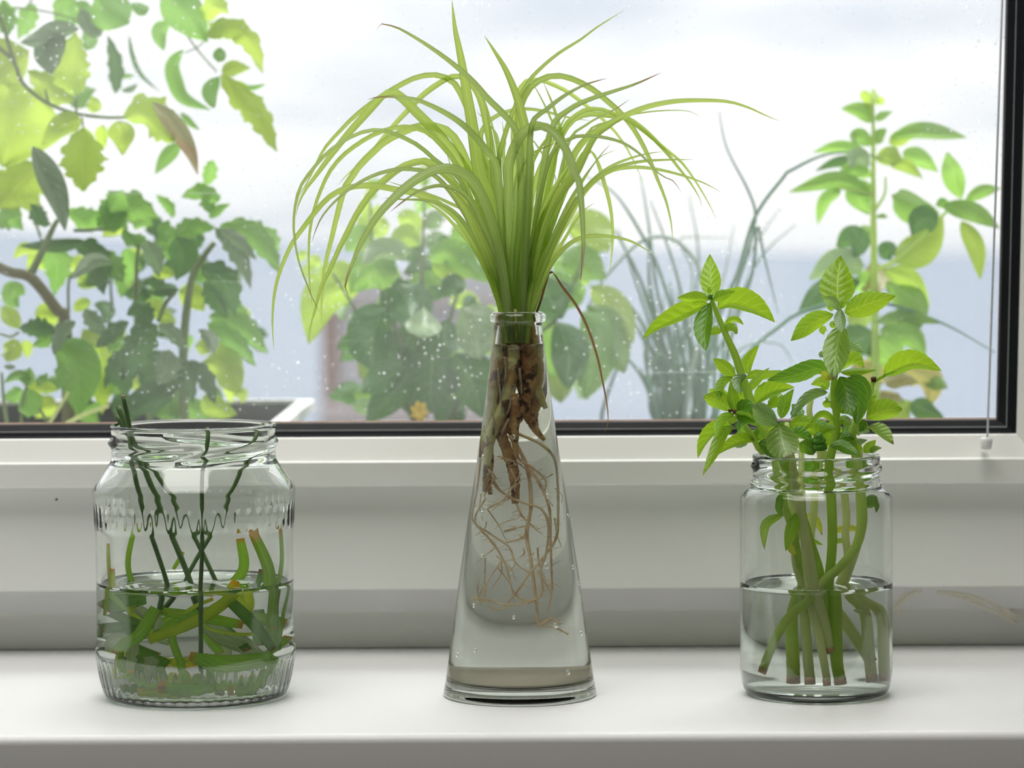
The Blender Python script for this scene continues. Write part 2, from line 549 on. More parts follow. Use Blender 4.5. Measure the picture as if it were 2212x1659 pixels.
M['tomato_g'] = leafmat('tomato_leaf_grey', (0.20, 0.27, 0.17), (0.22, 0.36, 0.14), 0.28, vein_col=(0.36, 0.42, 0.32), vein=0.5, rough=0.55, spec=0.3)
M['tomato_w'] = leafmat('tomato_leaf_withered', (0.38, 0.37, 0.20), (0.55, 0.52, 0.26), 0.42, vein_col=(0.45, 0.45, 0.34), vein=0.4, rough=0.7, spots=(0.40, 0.24, 0.13), tipcol=(0.55, 0.32, 0.18))
M['tstem'] = plain('tomato_stem', (0.23, 0.30, 0.13), 0.8, 0.2, 0.25, 60)
M['ttrunk'] = plain('tomato_trunk', (0.20, 0.19, 0.10), 0.9, 0.2, 0.3, 60, 0.4, 400)
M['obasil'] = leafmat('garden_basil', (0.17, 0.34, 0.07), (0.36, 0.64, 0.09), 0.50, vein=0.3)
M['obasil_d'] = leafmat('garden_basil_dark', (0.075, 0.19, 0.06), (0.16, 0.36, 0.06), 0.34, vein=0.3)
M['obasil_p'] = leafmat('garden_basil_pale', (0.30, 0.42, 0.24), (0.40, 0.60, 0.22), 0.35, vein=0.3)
M['obasil_y'] = leafmat('garden_basil_lime', (0.30, 0.46, 0.07), (0.56, 0.78, 0.09), 0.54, vein=0.3)
M['obasil_o'] = leafmat('garden_basil_old', (0.32, 0.30, 0.09), (0.50, 0.46, 0.12), 0.40, vein=0.3)
M['chive'] = plain('chive', (0.12, 0.26, 0.16), 0.5, 0.4, 0.3, 30)
M['chive_p'] = plain('chive_pale', (0.42, 0.52, 0.46), 0.6, 0.3, 0.2, 30)
M['flower'] = plain('yellow_flower', (0.75, 0.52, 0.03), 0.6)
M['hill'] = plain('hillside_haze_tint', (0.192, 0.215, 0.250), 1.0, 0.0, 0.05, 0.004)  # distance haze is put into the base colour as blue grey
M['strip'] = leafmat('leaf_strip', (0.20, 0.44, 0.04), (0.44, 0.76, 0.05), 0.45, stripes=True, vein_col=(0.32, 0.56, 0.08), tipcol=(0.60, 0.34, 0.04), rough=0.35)
M['strip_y'] = leafmat('leaf_strip_yellowing', (0.36, 0.52, 0.04), (0.66, 0.78, 0.05), 0.50, stripes=True, vein_col=(0.48, 0.58, 0.07), tipcol=(0.85, 0.45, 0.02), rough=0.35)
M['strip_p'] = leafmat('leaf_strip_pale', (0.42, 0.52, 0.28), (0.55, 0.68, 0.32), 0.40, stripes=True, vein_col=(0.58, 0.65, 0.42), rough=0.35)
M['strip_d'] = leafmat('leaf_strip_dark', (0.10, 0.25, 0.035), (0.22, 0.46, 0.05), 0.40, stripes=True, vein_col=(0.15, 0.32, 0.05), tipcol=(0.3, 0.15, 0.03), rough=0.35)
M['sediment'] = plain('beige_sediment', (0.82, 0.74, 0.60), 0.9, 0.2, 0.2, 300)
M['jstem'] = plain('dark_green_stem', (0.085, 0.165, 0.05), 0.5, 0.4, 0.25, 80)
M['cutend'] = plain('cut_end', (0.42, 0.25, 0.12), 0.8)
def rootmat(name, c1, c2, c3, scale):
    m, t = newmat(name)
    a = mrange(t, noise(t, scale, 4), 0.43, 0.56)
    b = mrange(t, noise(t, scale * 1.7, 3), 0.54, 0.62)
    c = mixc(t, b, mixc(t, a, c1, c2), c3)
    p = prin(t, c, 0.7, 0.3)
    t.links.new(bump(t, noise(t, scale * 5, 3), 0.6, 0.001), p.inputs['Normal'])
    out(t, p.outputs[0])
    return m
M['rhizome'] = rootmat('brown_rhizome', (0.72, 0.44, 0.18), (0.46, 0.22, 0.08), (0.13, 0.055, 0.025), 130)
M['rhizome_green'] = rootmat('pale_green_rhizome', (0.90, 0.88, 0.40), (0.72, 0.48, 0.18), (0.26, 0.11, 0.045), 75)
M['root'] = rootmat('fine_root', (1.0, 0.82, 0.52), (0.92, 0.68, 0.38), (0.76, 0.48, 0.24), 70)
M['whiteroot'] = rootmat('white_root', (0.62, 0.58, 0.45), (0.50, 0.44, 0.30), (0.3, 0.2, 0.1), 70)
# ================================================================== the setting
YR, YF, YS, YG = 0.164, 0.134, 0.122, 0.144     # recess panel, fixed frame, sash, glass
def zat(py, Y):                                   # height shown at mid-picture row py at depth Y
    return P(W / 2, py, Y).z
NOSE_Y = -0.095
LEAN = math.tan(math.radians(1.15))
XL, XR, ZT = -1.05, 0.262, 1.30

# room: x from -2 to 2, back wall at y=-3.6, floor -0.9, ceiling 1.75
def struct(name, V, F, mat, parent=None, smooth=False):
    o = mesh(name, V, F, mat, parent, smooth)
    if parent is None: o['kind'] = 'structure'
    return o
struct('floor', *boxg(-2.1, 2.1, -3.7, 0.22, -0.95, -0.90), M['floorwood'])
struct('ceiling', *boxg(-2.1, 2.1, -3.7, 0.42, 1.75, 1.80), M['plaster'])
struct('wall_left', *boxg(-2.1, -2.0, -3.7, 0.22, -0.90, 1.75), M['plaster'])
struct('wall_right', *boxg(2.0, 2.1, -3.7, 0.22, -0.90, 1.75), M['plaster'])
struct('wall_back', *boxg(-2.0, 2.0, -3.7, -3.6, -0.90, 1.75), M['plaster'])
# wall round the window
struct('wall_front', *merge([boxg(-2.0, XL - 0.10, 0.10, 0.42, -0.90, 1.75), boxg(XR + 0.12, 2.0, 0.10, 0.42, -0.90, 1.75),
                             boxg(XL - 0.10, XR + 0.12, 0.10, 0.42, ZT + 0.10, 1.75),
                             boxg(XL - 0.10, XR + 0.12, 0.10, 0.22, -0.90, -0.045)]), M['plaster'])

win = empty('window_1', (0, YF, 0)); win['kind'] = 'structure'
# window sill with a rounded nose
prof = [(0.215, 0.0)]
for k in range(9):
    a = math.pi / 2 * k / 8
    prof.append((NOSE_Y + 0.004 - 0.004 * math.sin(a), -0.004 + 0.004 * math.cos(a)))
for k in range(9):
    a = math.pi / 2 * k / 8
    prof.append((NOSE_Y + 0.006 - 0.006 * math.cos(a), -0.036 - 0.006 * math.sin(a)))
prof += [(0.215, -0.042)]
V, F = [], []
for x in (-1.20, 0.46):
    V += [(x, y, z) for y, z in prof]
k = len(prof)
F = [(i, (i + 1) % k, (i + 1) % k + k, i + k) for i in range(k)] + [tuple(range(k))[::-1], tuple(range(k, 2 * k))]
o = mesh('window_sill', V, F, M['sill'], win, True)
try:
    o.data.set_sharp_from_angle(angle=math.radians(60))
except Exception: pass
# recessed panel under the frame
z_rt = zat(1272, YF)
mesh('recess_panel', *boxg(XL - 0.1, XR + 0.12, YR, YR + 0.03, 0.0005, z_rt + 0.02), M['recess'], win, False)

# swept profiles: bottom rail turning up into the right stile
def sweep(name, prof, mat, parent, back=None):
    """prof: list of (row, column, Y): row = picture row of the edge on the rail, column = picture column on the stile"""
    V, F = [], []
    n = len(prof)
    for (py, pxx, Y) in prof:
        z = zat(py, Y); x = P(pxx, 905, Y).x
        V += [(XL, Y, z), (x, Y, z), (x + (ZT - z) * LEAN, Y, ZT)]
    for i in range(n - 1):
        a, b = 3 * i, 3 * (i + 1)
        F += [(a, a + 1, b + 1, b), (a + 1, a + 2, b + 2, b + 1)]
    return mesh(name, V, F, mat, parent, False)
def solid(o, th):
    m = o.modifiers.new('thick', 'SOLIDIFY'); m.thickness = th; m.offset = -1
    return o
# fixed frame (front face 1272 -> 1045 and underside)
sweep('window_frame', [(1262, 2500, YR + 0.01), (1272, 2500, YF + 0.0015), (1270.5, 2498, YF), (1046, 2291, YF), (1044, 2288, YF + 0.006), (1036, 2280, YF + 0.006)], M['pvc'], win)
# sash: bottom lip, flat, sloping glazing bead
sweep('sash', [(1050, 2295, YF - 0.0004), (1047, 2288, YS + 0.0008), (1046, 2286, YS), (998, 2240, YS), (995.5, 2238.5, YS + 0.0008), (993.5, 2237, YS + 0.0035),
               (945.5, 2197, YG - 0.0125), (943.0, 2195.5, YG - 0.011), (941, 2195, YG - 0.006)], M['pvc'], win)
# black gasket, stepped, with a thin highlight painted as a grey strip
sweep('gasket', [(945, 2197, YG - 0.009), (939.0, 2191, YG - 0.0085), (936.5, 2189, YG - 0.0060), (930.0, 2183, YG - 0.0055), (928.8, 2175, YG - 0.0052)], M['rubber'], win)
sweep('gasket_glint', [(928.9, 2175, YG - 0.0054), (926.2, 2173, YG - 0.0052)], M['glint'], win)
sweep('gasket_lip', [(926.2, 2173, YG - 0.0052), (913, 2156, YG - 0.0035), (910.5, 2152, YG - 0.001), (910, 2152, YG + 0.02)], M['rubber'], win)
sweep('dirt_line', [(910.6, 2152.5, YG - 0.0012), (907.5, 2151, YG - 0.0002)], M['dirt'], win)
# head and left stile, out of the picture
mesh('frame_head', *boxg(XL - 0.1, XR + 0.12, YS, YG + 0.05, ZT - 0.02, ZT + 0.1), M['pvc'], win, False)
mesh('frame_side', *boxg(XL - 0.1, XL + 0.01, YS, YG + 0.05, 0.0, ZT), M['pvc'], win, False)
mesh('frame_edge', *boxg(XR + 0.085, XR + 0.12, YS, YG + 0.05, 0.0, ZT), M['pvc'], win, False)
# outer half of the frame under the glass
zb = zat(910, YG)
mesh('outer_ledge', *boxg(XL, XR + 0.12, YG + 0.012, 0.30, 0.02, zb - 0.018), M['planter'], win, False)
# window pane
po = mesh('pane', *boxg(XL, XR + 0.06, YG, YG + 0.004, zb - 0.012, ZT), M['pane'], win, False)

# speck on the frame
sp = P(122, 1079, YF - 0.0003)
mesh('dark_speck', *tubeg([sp, sp + Vector((0, 0.0006, 0))], 0.0006, 8), M['speck'], win)

# blind cord with its bead
ct, cb = P(2166, -30, YG - 0.030), P(2133, 944, YG - 0.030)
cord = empty('blind_cord', cb)
tag(cord, 'thin pale blind cord ending in a white bead at the lower right window corner', 'cord')
mesh('cord', *tubeg([ct + (ct - cb) * 1.5, ct, cb], 0.00055, 8), M['cord'], cord)
bc = P(2131, 953, YG - 0.031)
Vb, Fb = [], []
pr = [(0.0008, 0.0020), (0.0022, 0.0021), (0.0030, 0.0014), (0.0032, 0.0), (0.0030, -0.0016), (0.0026, -0.0042), (0.0012, -0.0046)]
ns = 20
for r_, z_ in pr:
    for j in range(ns):
        a = 2 * math.pi * j / ns
        Vb.append(bc + Vector((r_ * 0.95 * math.cos(a), r_ * 0.95 * math.sin(a), z_ * 0.9)))
for i in range(len(pr) - 1):
    for j in range(ns):
        Fb.append((i * ns + j, i * ns + (j + 1) % ns, (i + 1) * ns + (j + 1) % ns, (i + 1) * ns + j))
mesh('bead', Vb, Fb, M['bead'], cord)
mesh('anchor', *tubeg([bc + Vector((0, 0.0, -0.002)), bc + Vector((0, 0.012, -0.004))], 0.0012, 8), M['bead'], cord)

# shreds of sealant under the frame at the right
def shred(name, pts, w, label):
    V, F = [], []
    parts = []
    for k in range(16):
        o2 = [Vector((a.x, a.y, a.z)) + Vector((R.uniform(-1, 1) * w, R.uniform(-0.2, 0.2) * w, R.uniform(-1, 1) * w * 0.6)) for a in pts]
        parts.append(tubeg(spline(o2, 8), [w * 0.18, w * 0.3, w * 0.12], 5, True, 0.3))
    o = mesh(name, *merge(parts), M['sealant'])
    tag(o, label, 'sealant')
    return o
shred('sealant_shred', [P(2030, 1276, YR - 0.007), P(2095, 1288, YR - 0.007), P(2150, 1308, YR - 0.007), P(2195, 1338, YR - 0.007)], 0.0034,
      'long pale shred of old sealant under the window frame far right')
shred('sealant_shred', [P(1975, 1277, YR - 0.007), P(1958, 1292, YR - 0.007), P(1938, 1318, YR - 0.007)], 0.0038,
      'short pale clump of sealant under the frame beside the basil jar')

# added ceiling panel round the fill light, out of view
lamp = empty('added_fill_panel', (-0.30, -0.62, 1.75))
LX = -0.30
tag(lamp, 'added large square white fill panel, unseen on the ceiling', 'lamp')
h_ = 0.68
mesh('housing', *boxg(LX - h_, LX + h_, -0.62 - h_, -0.62 + h_, 1.715, 1.749), M['bead'], lamp, False)
mesh('frame', *merge([boxg(LX - h_, LX + h_, -0.62 - h_, -0.62 - h_ + 0.025, 1.69, 1.715), boxg(LX - h_, LX + h_, -0.62 + h_ - 0.025, -0.62 + h_, 1.69, 1.715),
                      boxg(LX - h_, LX - h_ + 0.025, -0.62 - h_, -0.62 + h_, 1.69, 1.715), boxg(LX + h_ - 0.025, LX + h_, -0.62 - h_, -0.62 + h_, 1.69, 1.715)]), M['pvc'], lamp, False)

# ------------------------------------------------------------------ far land and neighbouring building
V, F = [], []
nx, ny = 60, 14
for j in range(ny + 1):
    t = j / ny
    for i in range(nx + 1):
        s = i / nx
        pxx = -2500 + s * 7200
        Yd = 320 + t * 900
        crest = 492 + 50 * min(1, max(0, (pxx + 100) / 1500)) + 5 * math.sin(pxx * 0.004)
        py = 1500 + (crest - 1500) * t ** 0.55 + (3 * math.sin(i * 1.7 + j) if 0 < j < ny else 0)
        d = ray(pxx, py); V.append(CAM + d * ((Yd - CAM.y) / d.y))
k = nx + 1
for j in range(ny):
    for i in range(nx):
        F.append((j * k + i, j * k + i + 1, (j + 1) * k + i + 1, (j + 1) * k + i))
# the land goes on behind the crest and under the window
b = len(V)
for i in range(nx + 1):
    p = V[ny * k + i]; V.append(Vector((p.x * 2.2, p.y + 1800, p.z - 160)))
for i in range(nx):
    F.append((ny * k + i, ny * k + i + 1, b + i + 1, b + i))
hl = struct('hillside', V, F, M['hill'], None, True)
hl['label'] = 'hillside with blue grey haze in its colour, far beyond the window'
bY = 14.0
def brow(px0, px1, py0, py1, Y, dep):
    a, c = P(px0, py1, Y), P(px1, py0, Y)
    return boxg(a.x, c.x, Y, Y + dep, a.z, c.z)
bl = empty('neighbour_building', P(860, 1300, bY))
tag(bl, 'blurred pale grey building with brown left edge behind the basil bush', 'building')
mesh('wall', *brow(742, 1085, 588, 1700, bY, 3.0), M['lavender'], bl, False)
mesh('corner_strip', *brow(702, 742, 610, 1700, bY + 0.05, 2.6), M['brown'], bl, False)
mesh('band', *brow(742, 1085, 640, 664, bY - 0.08, 0.1), M['pinkgrey'], bl, False)
mesh('terrace', *brow(690, 1080, 880, 960, bY - 0.5, 0.5), M['pinkgrey'], bl, False)
# ================================================================== glass vessels
def lathe(rows, ns=128, rfun=None):
    """rows: (r, z); returns V, F ; r==0 rows collapse to a point"""
    V, F, idx = [], [], []
    for (r, z) in rows:
        if r < 1e-6:
            idx.append((len(V), 1)); V.append(Vector((0, 0, z)))
        else:
            idx.append((len(V), ns))
            for j in range(ns):
                a = 2 * math.pi * j / ns
                rr, zz = rfun(r, z, a) if rfun else (r, z)
                V.append(Vector((rr * math.cos(a), rr * math.sin(a), zz)))
    for (a, na), (b, nb) in zip(idx, idx[1:]):
        for j in range(ns):
            j2 = (j + 1) % ns
            if na == 1 and nb == 1: continue
            if na == 1: F.append((a, b + j2, b + j))
            elif nb == 1: F.append((a + j, a + j2, b))
            else: F.append((a + j, a + j2, b + j2, b + j))
    return V, F
def dense(rows, step):
    out_ = []
    for (r0, z0), (r1, z1) in zip(rows, rows[1:]):
        n = max(1, int(math.hypot(r1 - r0, z1 - z0) / step))
        for i in range(n): out_.append((r0 + (r1 - r0) * i / n, z0 + (z1 - z0) * i / n))
    out_.append(rows[-1])
    return out_
def smoothrows(rows, n):
    q = spline([Vector((r, z, 0)) for r, z in rows], n)
    return [(max(v.x, 0), v.y) for v in q]

def vessel(name, cx, cyy, outer, wall, inner_bottom, label, cat, mat, thread=None, flutes=None, ns=160, n=90, inner_top_off=0.0, punt=0.0015):
    """outer: rows (r, z) from the base contact up to the rim top"""
    root = empty(name, (cx, cyy, 0))
    tag(root, label, cat)
    o_rows = smoothrows(outer, n)
    rt_, zt_ = o_rows[-1]
    # inner wall follows the outer wall
    inn = []
    for (r, z) in o_rows:
        if z > inner_bottom + 0.001 and z < zt_ - 0.0005:
            inn.append((r, z))
    base_r = inn[0][0]
    inner = []
    for (r, z) in reversed(inn):
        inner.append((r - wall, z))
    # rim: round over
    rim = [(rt_ - wall * 0.15, zt_ + 0.0004), (rt_ - wall * 0.5, zt_ + 0.0006), (rt_ - wall * 0.85, zt_ + 0.0004)]
    zb0 = inner_bottom
    r0 = inner[-1][0]; z0 = inner[-1][1]
    bot = [(r0 * 0.97, zb0 + (z0 - zb0) * 0.55), (r0 * 0.90, zb0 + (z0 - zb0) * 0.18), (r0 * 0.7, zb0), (0.0, zb0 + 0.0004)]
    under = [(0.0, punt), (outer[0][0] * 0.55, punt), (outer[0][0] * 0.86, punt * 0.7), (outer[0][0] * 0.95, 0.0003)]
    n_out = len(o_rows)
    def rf(r, z, a):
        return (r, z)
    def outer_mod(r, z, a):
        rr = r
        if thread:
            for (a0, a1, z0_, z1_, h, s) in thread:
                aa = (a - a0) % (2 * math.pi)
                span = (a1 - a0)
                if aa <= span:
                    f = aa / span
                    zc = z0_ + (z1_ - z0_) * f
                    env = math.sin(math.pi * min(0.5, f * 2.2, (1 - f) * 2.2)) if span < 6 else 1.0
                    rr += h * env * math.exp(-((z - zc) / s) ** 2)
        if flutes:
            for (zl, zh, nf, dep) in flutes:
                if zl < z < zh:
                    e = min(1.0, (z - zl) / ((zh - zl) * 0.35), (zh - z) / ((zh - zl) * 0.35))
                    rr -= dep * max(0.0, e) * (abs(math.sin(nf * a / 2)) ** 1.2)
        return (rr, z)
    Vo, Fo = [], []
    rows_all = under + o_rows + rim + inner + bot
    mask_o = set(range(len(under), len(under) + n_out))
    idx = []
    for i, (r, z) in enumerate(rows_all):
        if r < 1e-6:
            idx.append((len(Vo), 1)); Vo.append(Vector((cx, cyy, z)))
        else:
            idx.append((len(Vo), ns))
            for j in range(ns):
                a = 2 * math.pi * j / ns
                rr, zz = outer_mod(r, z, a) if i in mask_o else (r, z)
                Vo.append(Vector((cx + rr * math.cos(a), cyy + rr * math.sin(a), zz)))
    for (a, na), (b, nb) in zip(idx, idx[1:]):
        for j in range(ns):
            j2 = (j + 1) % ns
            if na == 1: Fo.append((a, b + j2, b + j))
            elif nb == 1: Fo.append((a + j, a + j2, b))
            else: Fo.append((a + j, a + j2, b + j2, b + j))
    body = mesh('glass_body', Vo, Fo, mat, root, True)
    return root, inner + bot
def water(name, cx, cyy, inner, level, label, mat, over=0.0003, ns=96):
    """fills the vessel to level, reaching a hair into the glass so the interfaces refract as glass-to-water"""
    rows = [(r, z) for r, z in inner if z < level - 0.0008]
    rtop = None
    for (a, b) in zip(inner, inner[1:]):
        if a[1] >= level >= b[1]:
            f = (level - b[1]) / max(1e-9, a[1] - b[1]); rtop = b[0] + (a[0] - b[0]) * f
    rtop = rtop or rows[0][0]
    side = [(r + over if r > 0 else 0.0, z - (over if r < 0.75 * rows[0][0] else 0)) for r, z in rows]
    top = [(0.0, level), (rtop * 0.6, level), (rtop * 0.9, level), (rtop - 0.0012, level + 0.00015), (rtop - 0.0004, level + 0.0006), (rtop + over, level + 0.0011)]
    V, F = lathe(top + side, ns)
    V = [v + Vector((cx, cyy, 0)) for v in V]
    o = mesh(name, V, [f[::-1] for f in F], mat, None, True, loc=(cx, cyy, side[-1][1]))
    import bmesh
    bm = bmesh.new(); bm.from_mesh(o.data); bmesh.ops.recalc_face_normals(bm, faces=bm.faces); bm.to_mesh(o.data); bm.free()
    tag(o, label, 'water')
    return o
def recalc(root):
    import bmesh
    for ch in root.children:
        if ch.type == 'MESH':
            bm = bmesh.new(); bm.from_mesh(ch.data); bmesh.ops.recalc_face_normals(bm, faces=bm.faces); bm.to_mesh(ch.data); bm.free()
def rows_from_px(pts, Yc):
    k = (Yc - CAM.y) / FPX
    return [(hw * k, zat(py, Yc)) for hw, py in pts]

# --- left: wide pickle jar
JY = 0.010
LJX = P(422, 1300, JY).x
zbase = 0.0
def fixz(rows):      # first row sits on the sill
    return [(r, max(z, 0.0004) if i else 0.0003) for i, (r, z) in enumerate(rows)]
lj_out = fixz(rows_from_px([(158, 1532), (168, 1529), (181, 1517), (196, 1493), (207, 1462), (214, 1425), (217, 1400), (214, 1380), (213, 1330), (213, 1250), (213, 1160), (214, 1135), (216, 1125),
                            (217, 1085), (218, 1070), (219, 1055), (215, 1044), (205, 1028), (190, 1006), (181, 994), (178, 985), (177, 975), (177, 960), (177.5, 940), (178, 925), (179, 919), (178.5, 914.5)], JY))
zth = lambda py: zat(py, JY)
lj_thread = [(math.radians(180 + 12), math.radians(180 + 105), zth(975), zth(958), 0.0016, 0.0016),
             (math.radians(262), math.radians(375), zth(980), zth(947), 0.0018, 0.0016),
             (math.radians(10), math.radians(120), zth(982), zth(950), 0.0017, 0.0016),
             (math.radians(100), math.radians(208), zth(978), zth(946), 0.0017, 0.0016)]
lj, lj_in = vessel('pickle_jar', LJX, JY, lj_out, 0.0024, 0.0040, 'wide clear glass screw-top jar on the left holding cut green leaf strips', 'jar', M['glass'],
                   lj_thread, [(zth(1131), zth(1078), 52, 0.0007), (zth(1492), zth(1408), 52, 0.0008)], 208, 150)
recalc(lj)
LW = zth(1254)
lw = water('jar_water', LJX, JY, lj_in, LW, 'clear water half filling the wide jar of leaf strips', M['water'])

# --- middle: conical bottle vase
VY = 0.010
VX = P(1122, 1300, VY).x
vs_out = fixz(rows_from_px([(146, 1531), (154, 1527), (163, 1514), (166.5, 1502), (165, 1488), (160, 1459), (146, 1362), (132, 1258), (118, 1166), (101, 1060), (84.5, 954), (70, 850), (59, 765), (53.5, 717),
                            (52.2, 706), (52.0, 700), (54, 697), (59, 693.5), (61.3, 688), (61.0, 682), (58, 677.2), (55, 676.2)], VY))
vase, vs_in = vessel('bottle_vase', VX, VY, vs_out, 0.0022, 0.0060, 'tall conical clear glass bottle with a rounded lip in the middle of the sill', 'vase', M['glass_vase'], None, None, 160, 120)
recalc(vase)
sr = vs_in[-2][0] * 1.28
V, F = lathe([(0.0, 0.0069), (sr * 0.5, 0.0070), (sr * 0.9, 0.0074), (sr, 0.0086), (sr * 0.98, 0.0083), (sr * 0.9, 0.0070), (0.0, 0.0065)], 64)
mesh('sediment', [v + Vector((VX, VY, 0)) for v in V], F, M['sediment'], vase)
VW = zat(748, VY)
vw = water('bottle_water', VX, VY, vs_in, VW, 'slightly cloudy water filling the conical bottle round the roots', M['water_cloudy'])

# --- right: small straight jar
RY = 0.008
RJX = P(1763, 1300, RY).x
zr = lambda py: zat(py, RY)
rj_out = fixz(rows_from_px([(118, 1530), (130, 1527), (146, 1511), (158, 1487), (164, 1455), (165, 1430), (165, 1350), (165, 1200), (165, 1110), (164.5, 1085), (161, 1071), (152, 1061), (142, 1055), (137.5, 1049),
                            (136.5, 1040), (136.5, 1020), (137, 1000), (138, 992), (137.5, 987.5)], RY))
rj_thread = [(math.radians(212), math.radians(330), zr(1028), zr(1012), 0.0016, 0.0014),
             (math.radians(240), math.radians(395), zr(1034), zr(1005), 0.0016, 0.0014),
             (math.radians(20), math.radians(200), zr(1030), zr(1006), 0.0016, 0.0014),
             (math.radians(0.01), math.radians(359.9), zr(1045), zr(1045), 0.0016, 0.0013)]
rj, rj_in = vessel('small_jar', RJX, RY, rj_out, 0.0022, 0.0040, 'small straight glass screw-top jar on the right holding basil cuttings', 'jar', M['glass'], rj_thread, None, 176, 130)
recalc(rj)
RW = zr(1265)
rw = water('jar_water', RJX, RY, rj_in, RW, 'clear water half filling the small jar of basil stems', M['water'])

# condensation drops on the vase
def vr(z):
    for (a, b) in zip(vs_out, vs_out[1:]):
        if a[1] <= z <= b[1]:
            f = (z - a[1]) / max(1e-9, b[1] - a[1]); return a[0] + (b[0] - a[0]) * f
    return 0.03
for (dx, dy, rp) in [(1042, 1201, 7), (1180, 1221, 11), (1226, 1449, 10), (1027, 1402, 8), (988, 1418, 8), (1256, 1373, 9), (1200, 1348, 10), (1183, 1073, 9), (1043, 990, 8), (1109, 945, 9), (1041, 1110, 8), (1024, 1308, 8), (1238, 1230, 8), (1252, 1268, 6), (1228, 1120, 6), (1110, 1328, 7)]:
    Y0 = VY - 0.02
    p = P(dx, dy, Y0); z = p.z
    r = vr(z) + 0.0001
    s = max(-0.995, min(0.995, (p.x - VX) / r))
    a = math.asin(s)
    n = Vector((math.sin(a), -math.cos(a), 0.15)).normalized()
    c = Vector((VX + r * math.sin(a), VY - r * math.cos(a), z))
    rr = rp * 0.55 * (1.3) / FPX
    u_ = n.cross(Vector((0, 0, 1))).normalized(); w_ = u_.cross(n)
    V, F = [], []
    for i in range(6):
        th = math.pi / 2 * i / 5
        for j in range(12):
            b = 2 * math.pi * j / 12
            V.append(c + (u_ * math.cos(b) + w_ * math.sin(b) * 1.15) * (rr * math.cos(th)) + n * (rr * 0.6 * math.sin(th)))
    for i in range(5):
        for j in range(12):
            F.append((i * 12 + j, i * 12 + (j + 1) % 12, (i + 1) * 12 + (j + 1) % 12, (i + 1) * 12 + j))
    F.append(tuple(range(12))[::-1]); F.append(tuple(range(60, 72)))
    mesh('droplet', V, F, M['water'], vase)
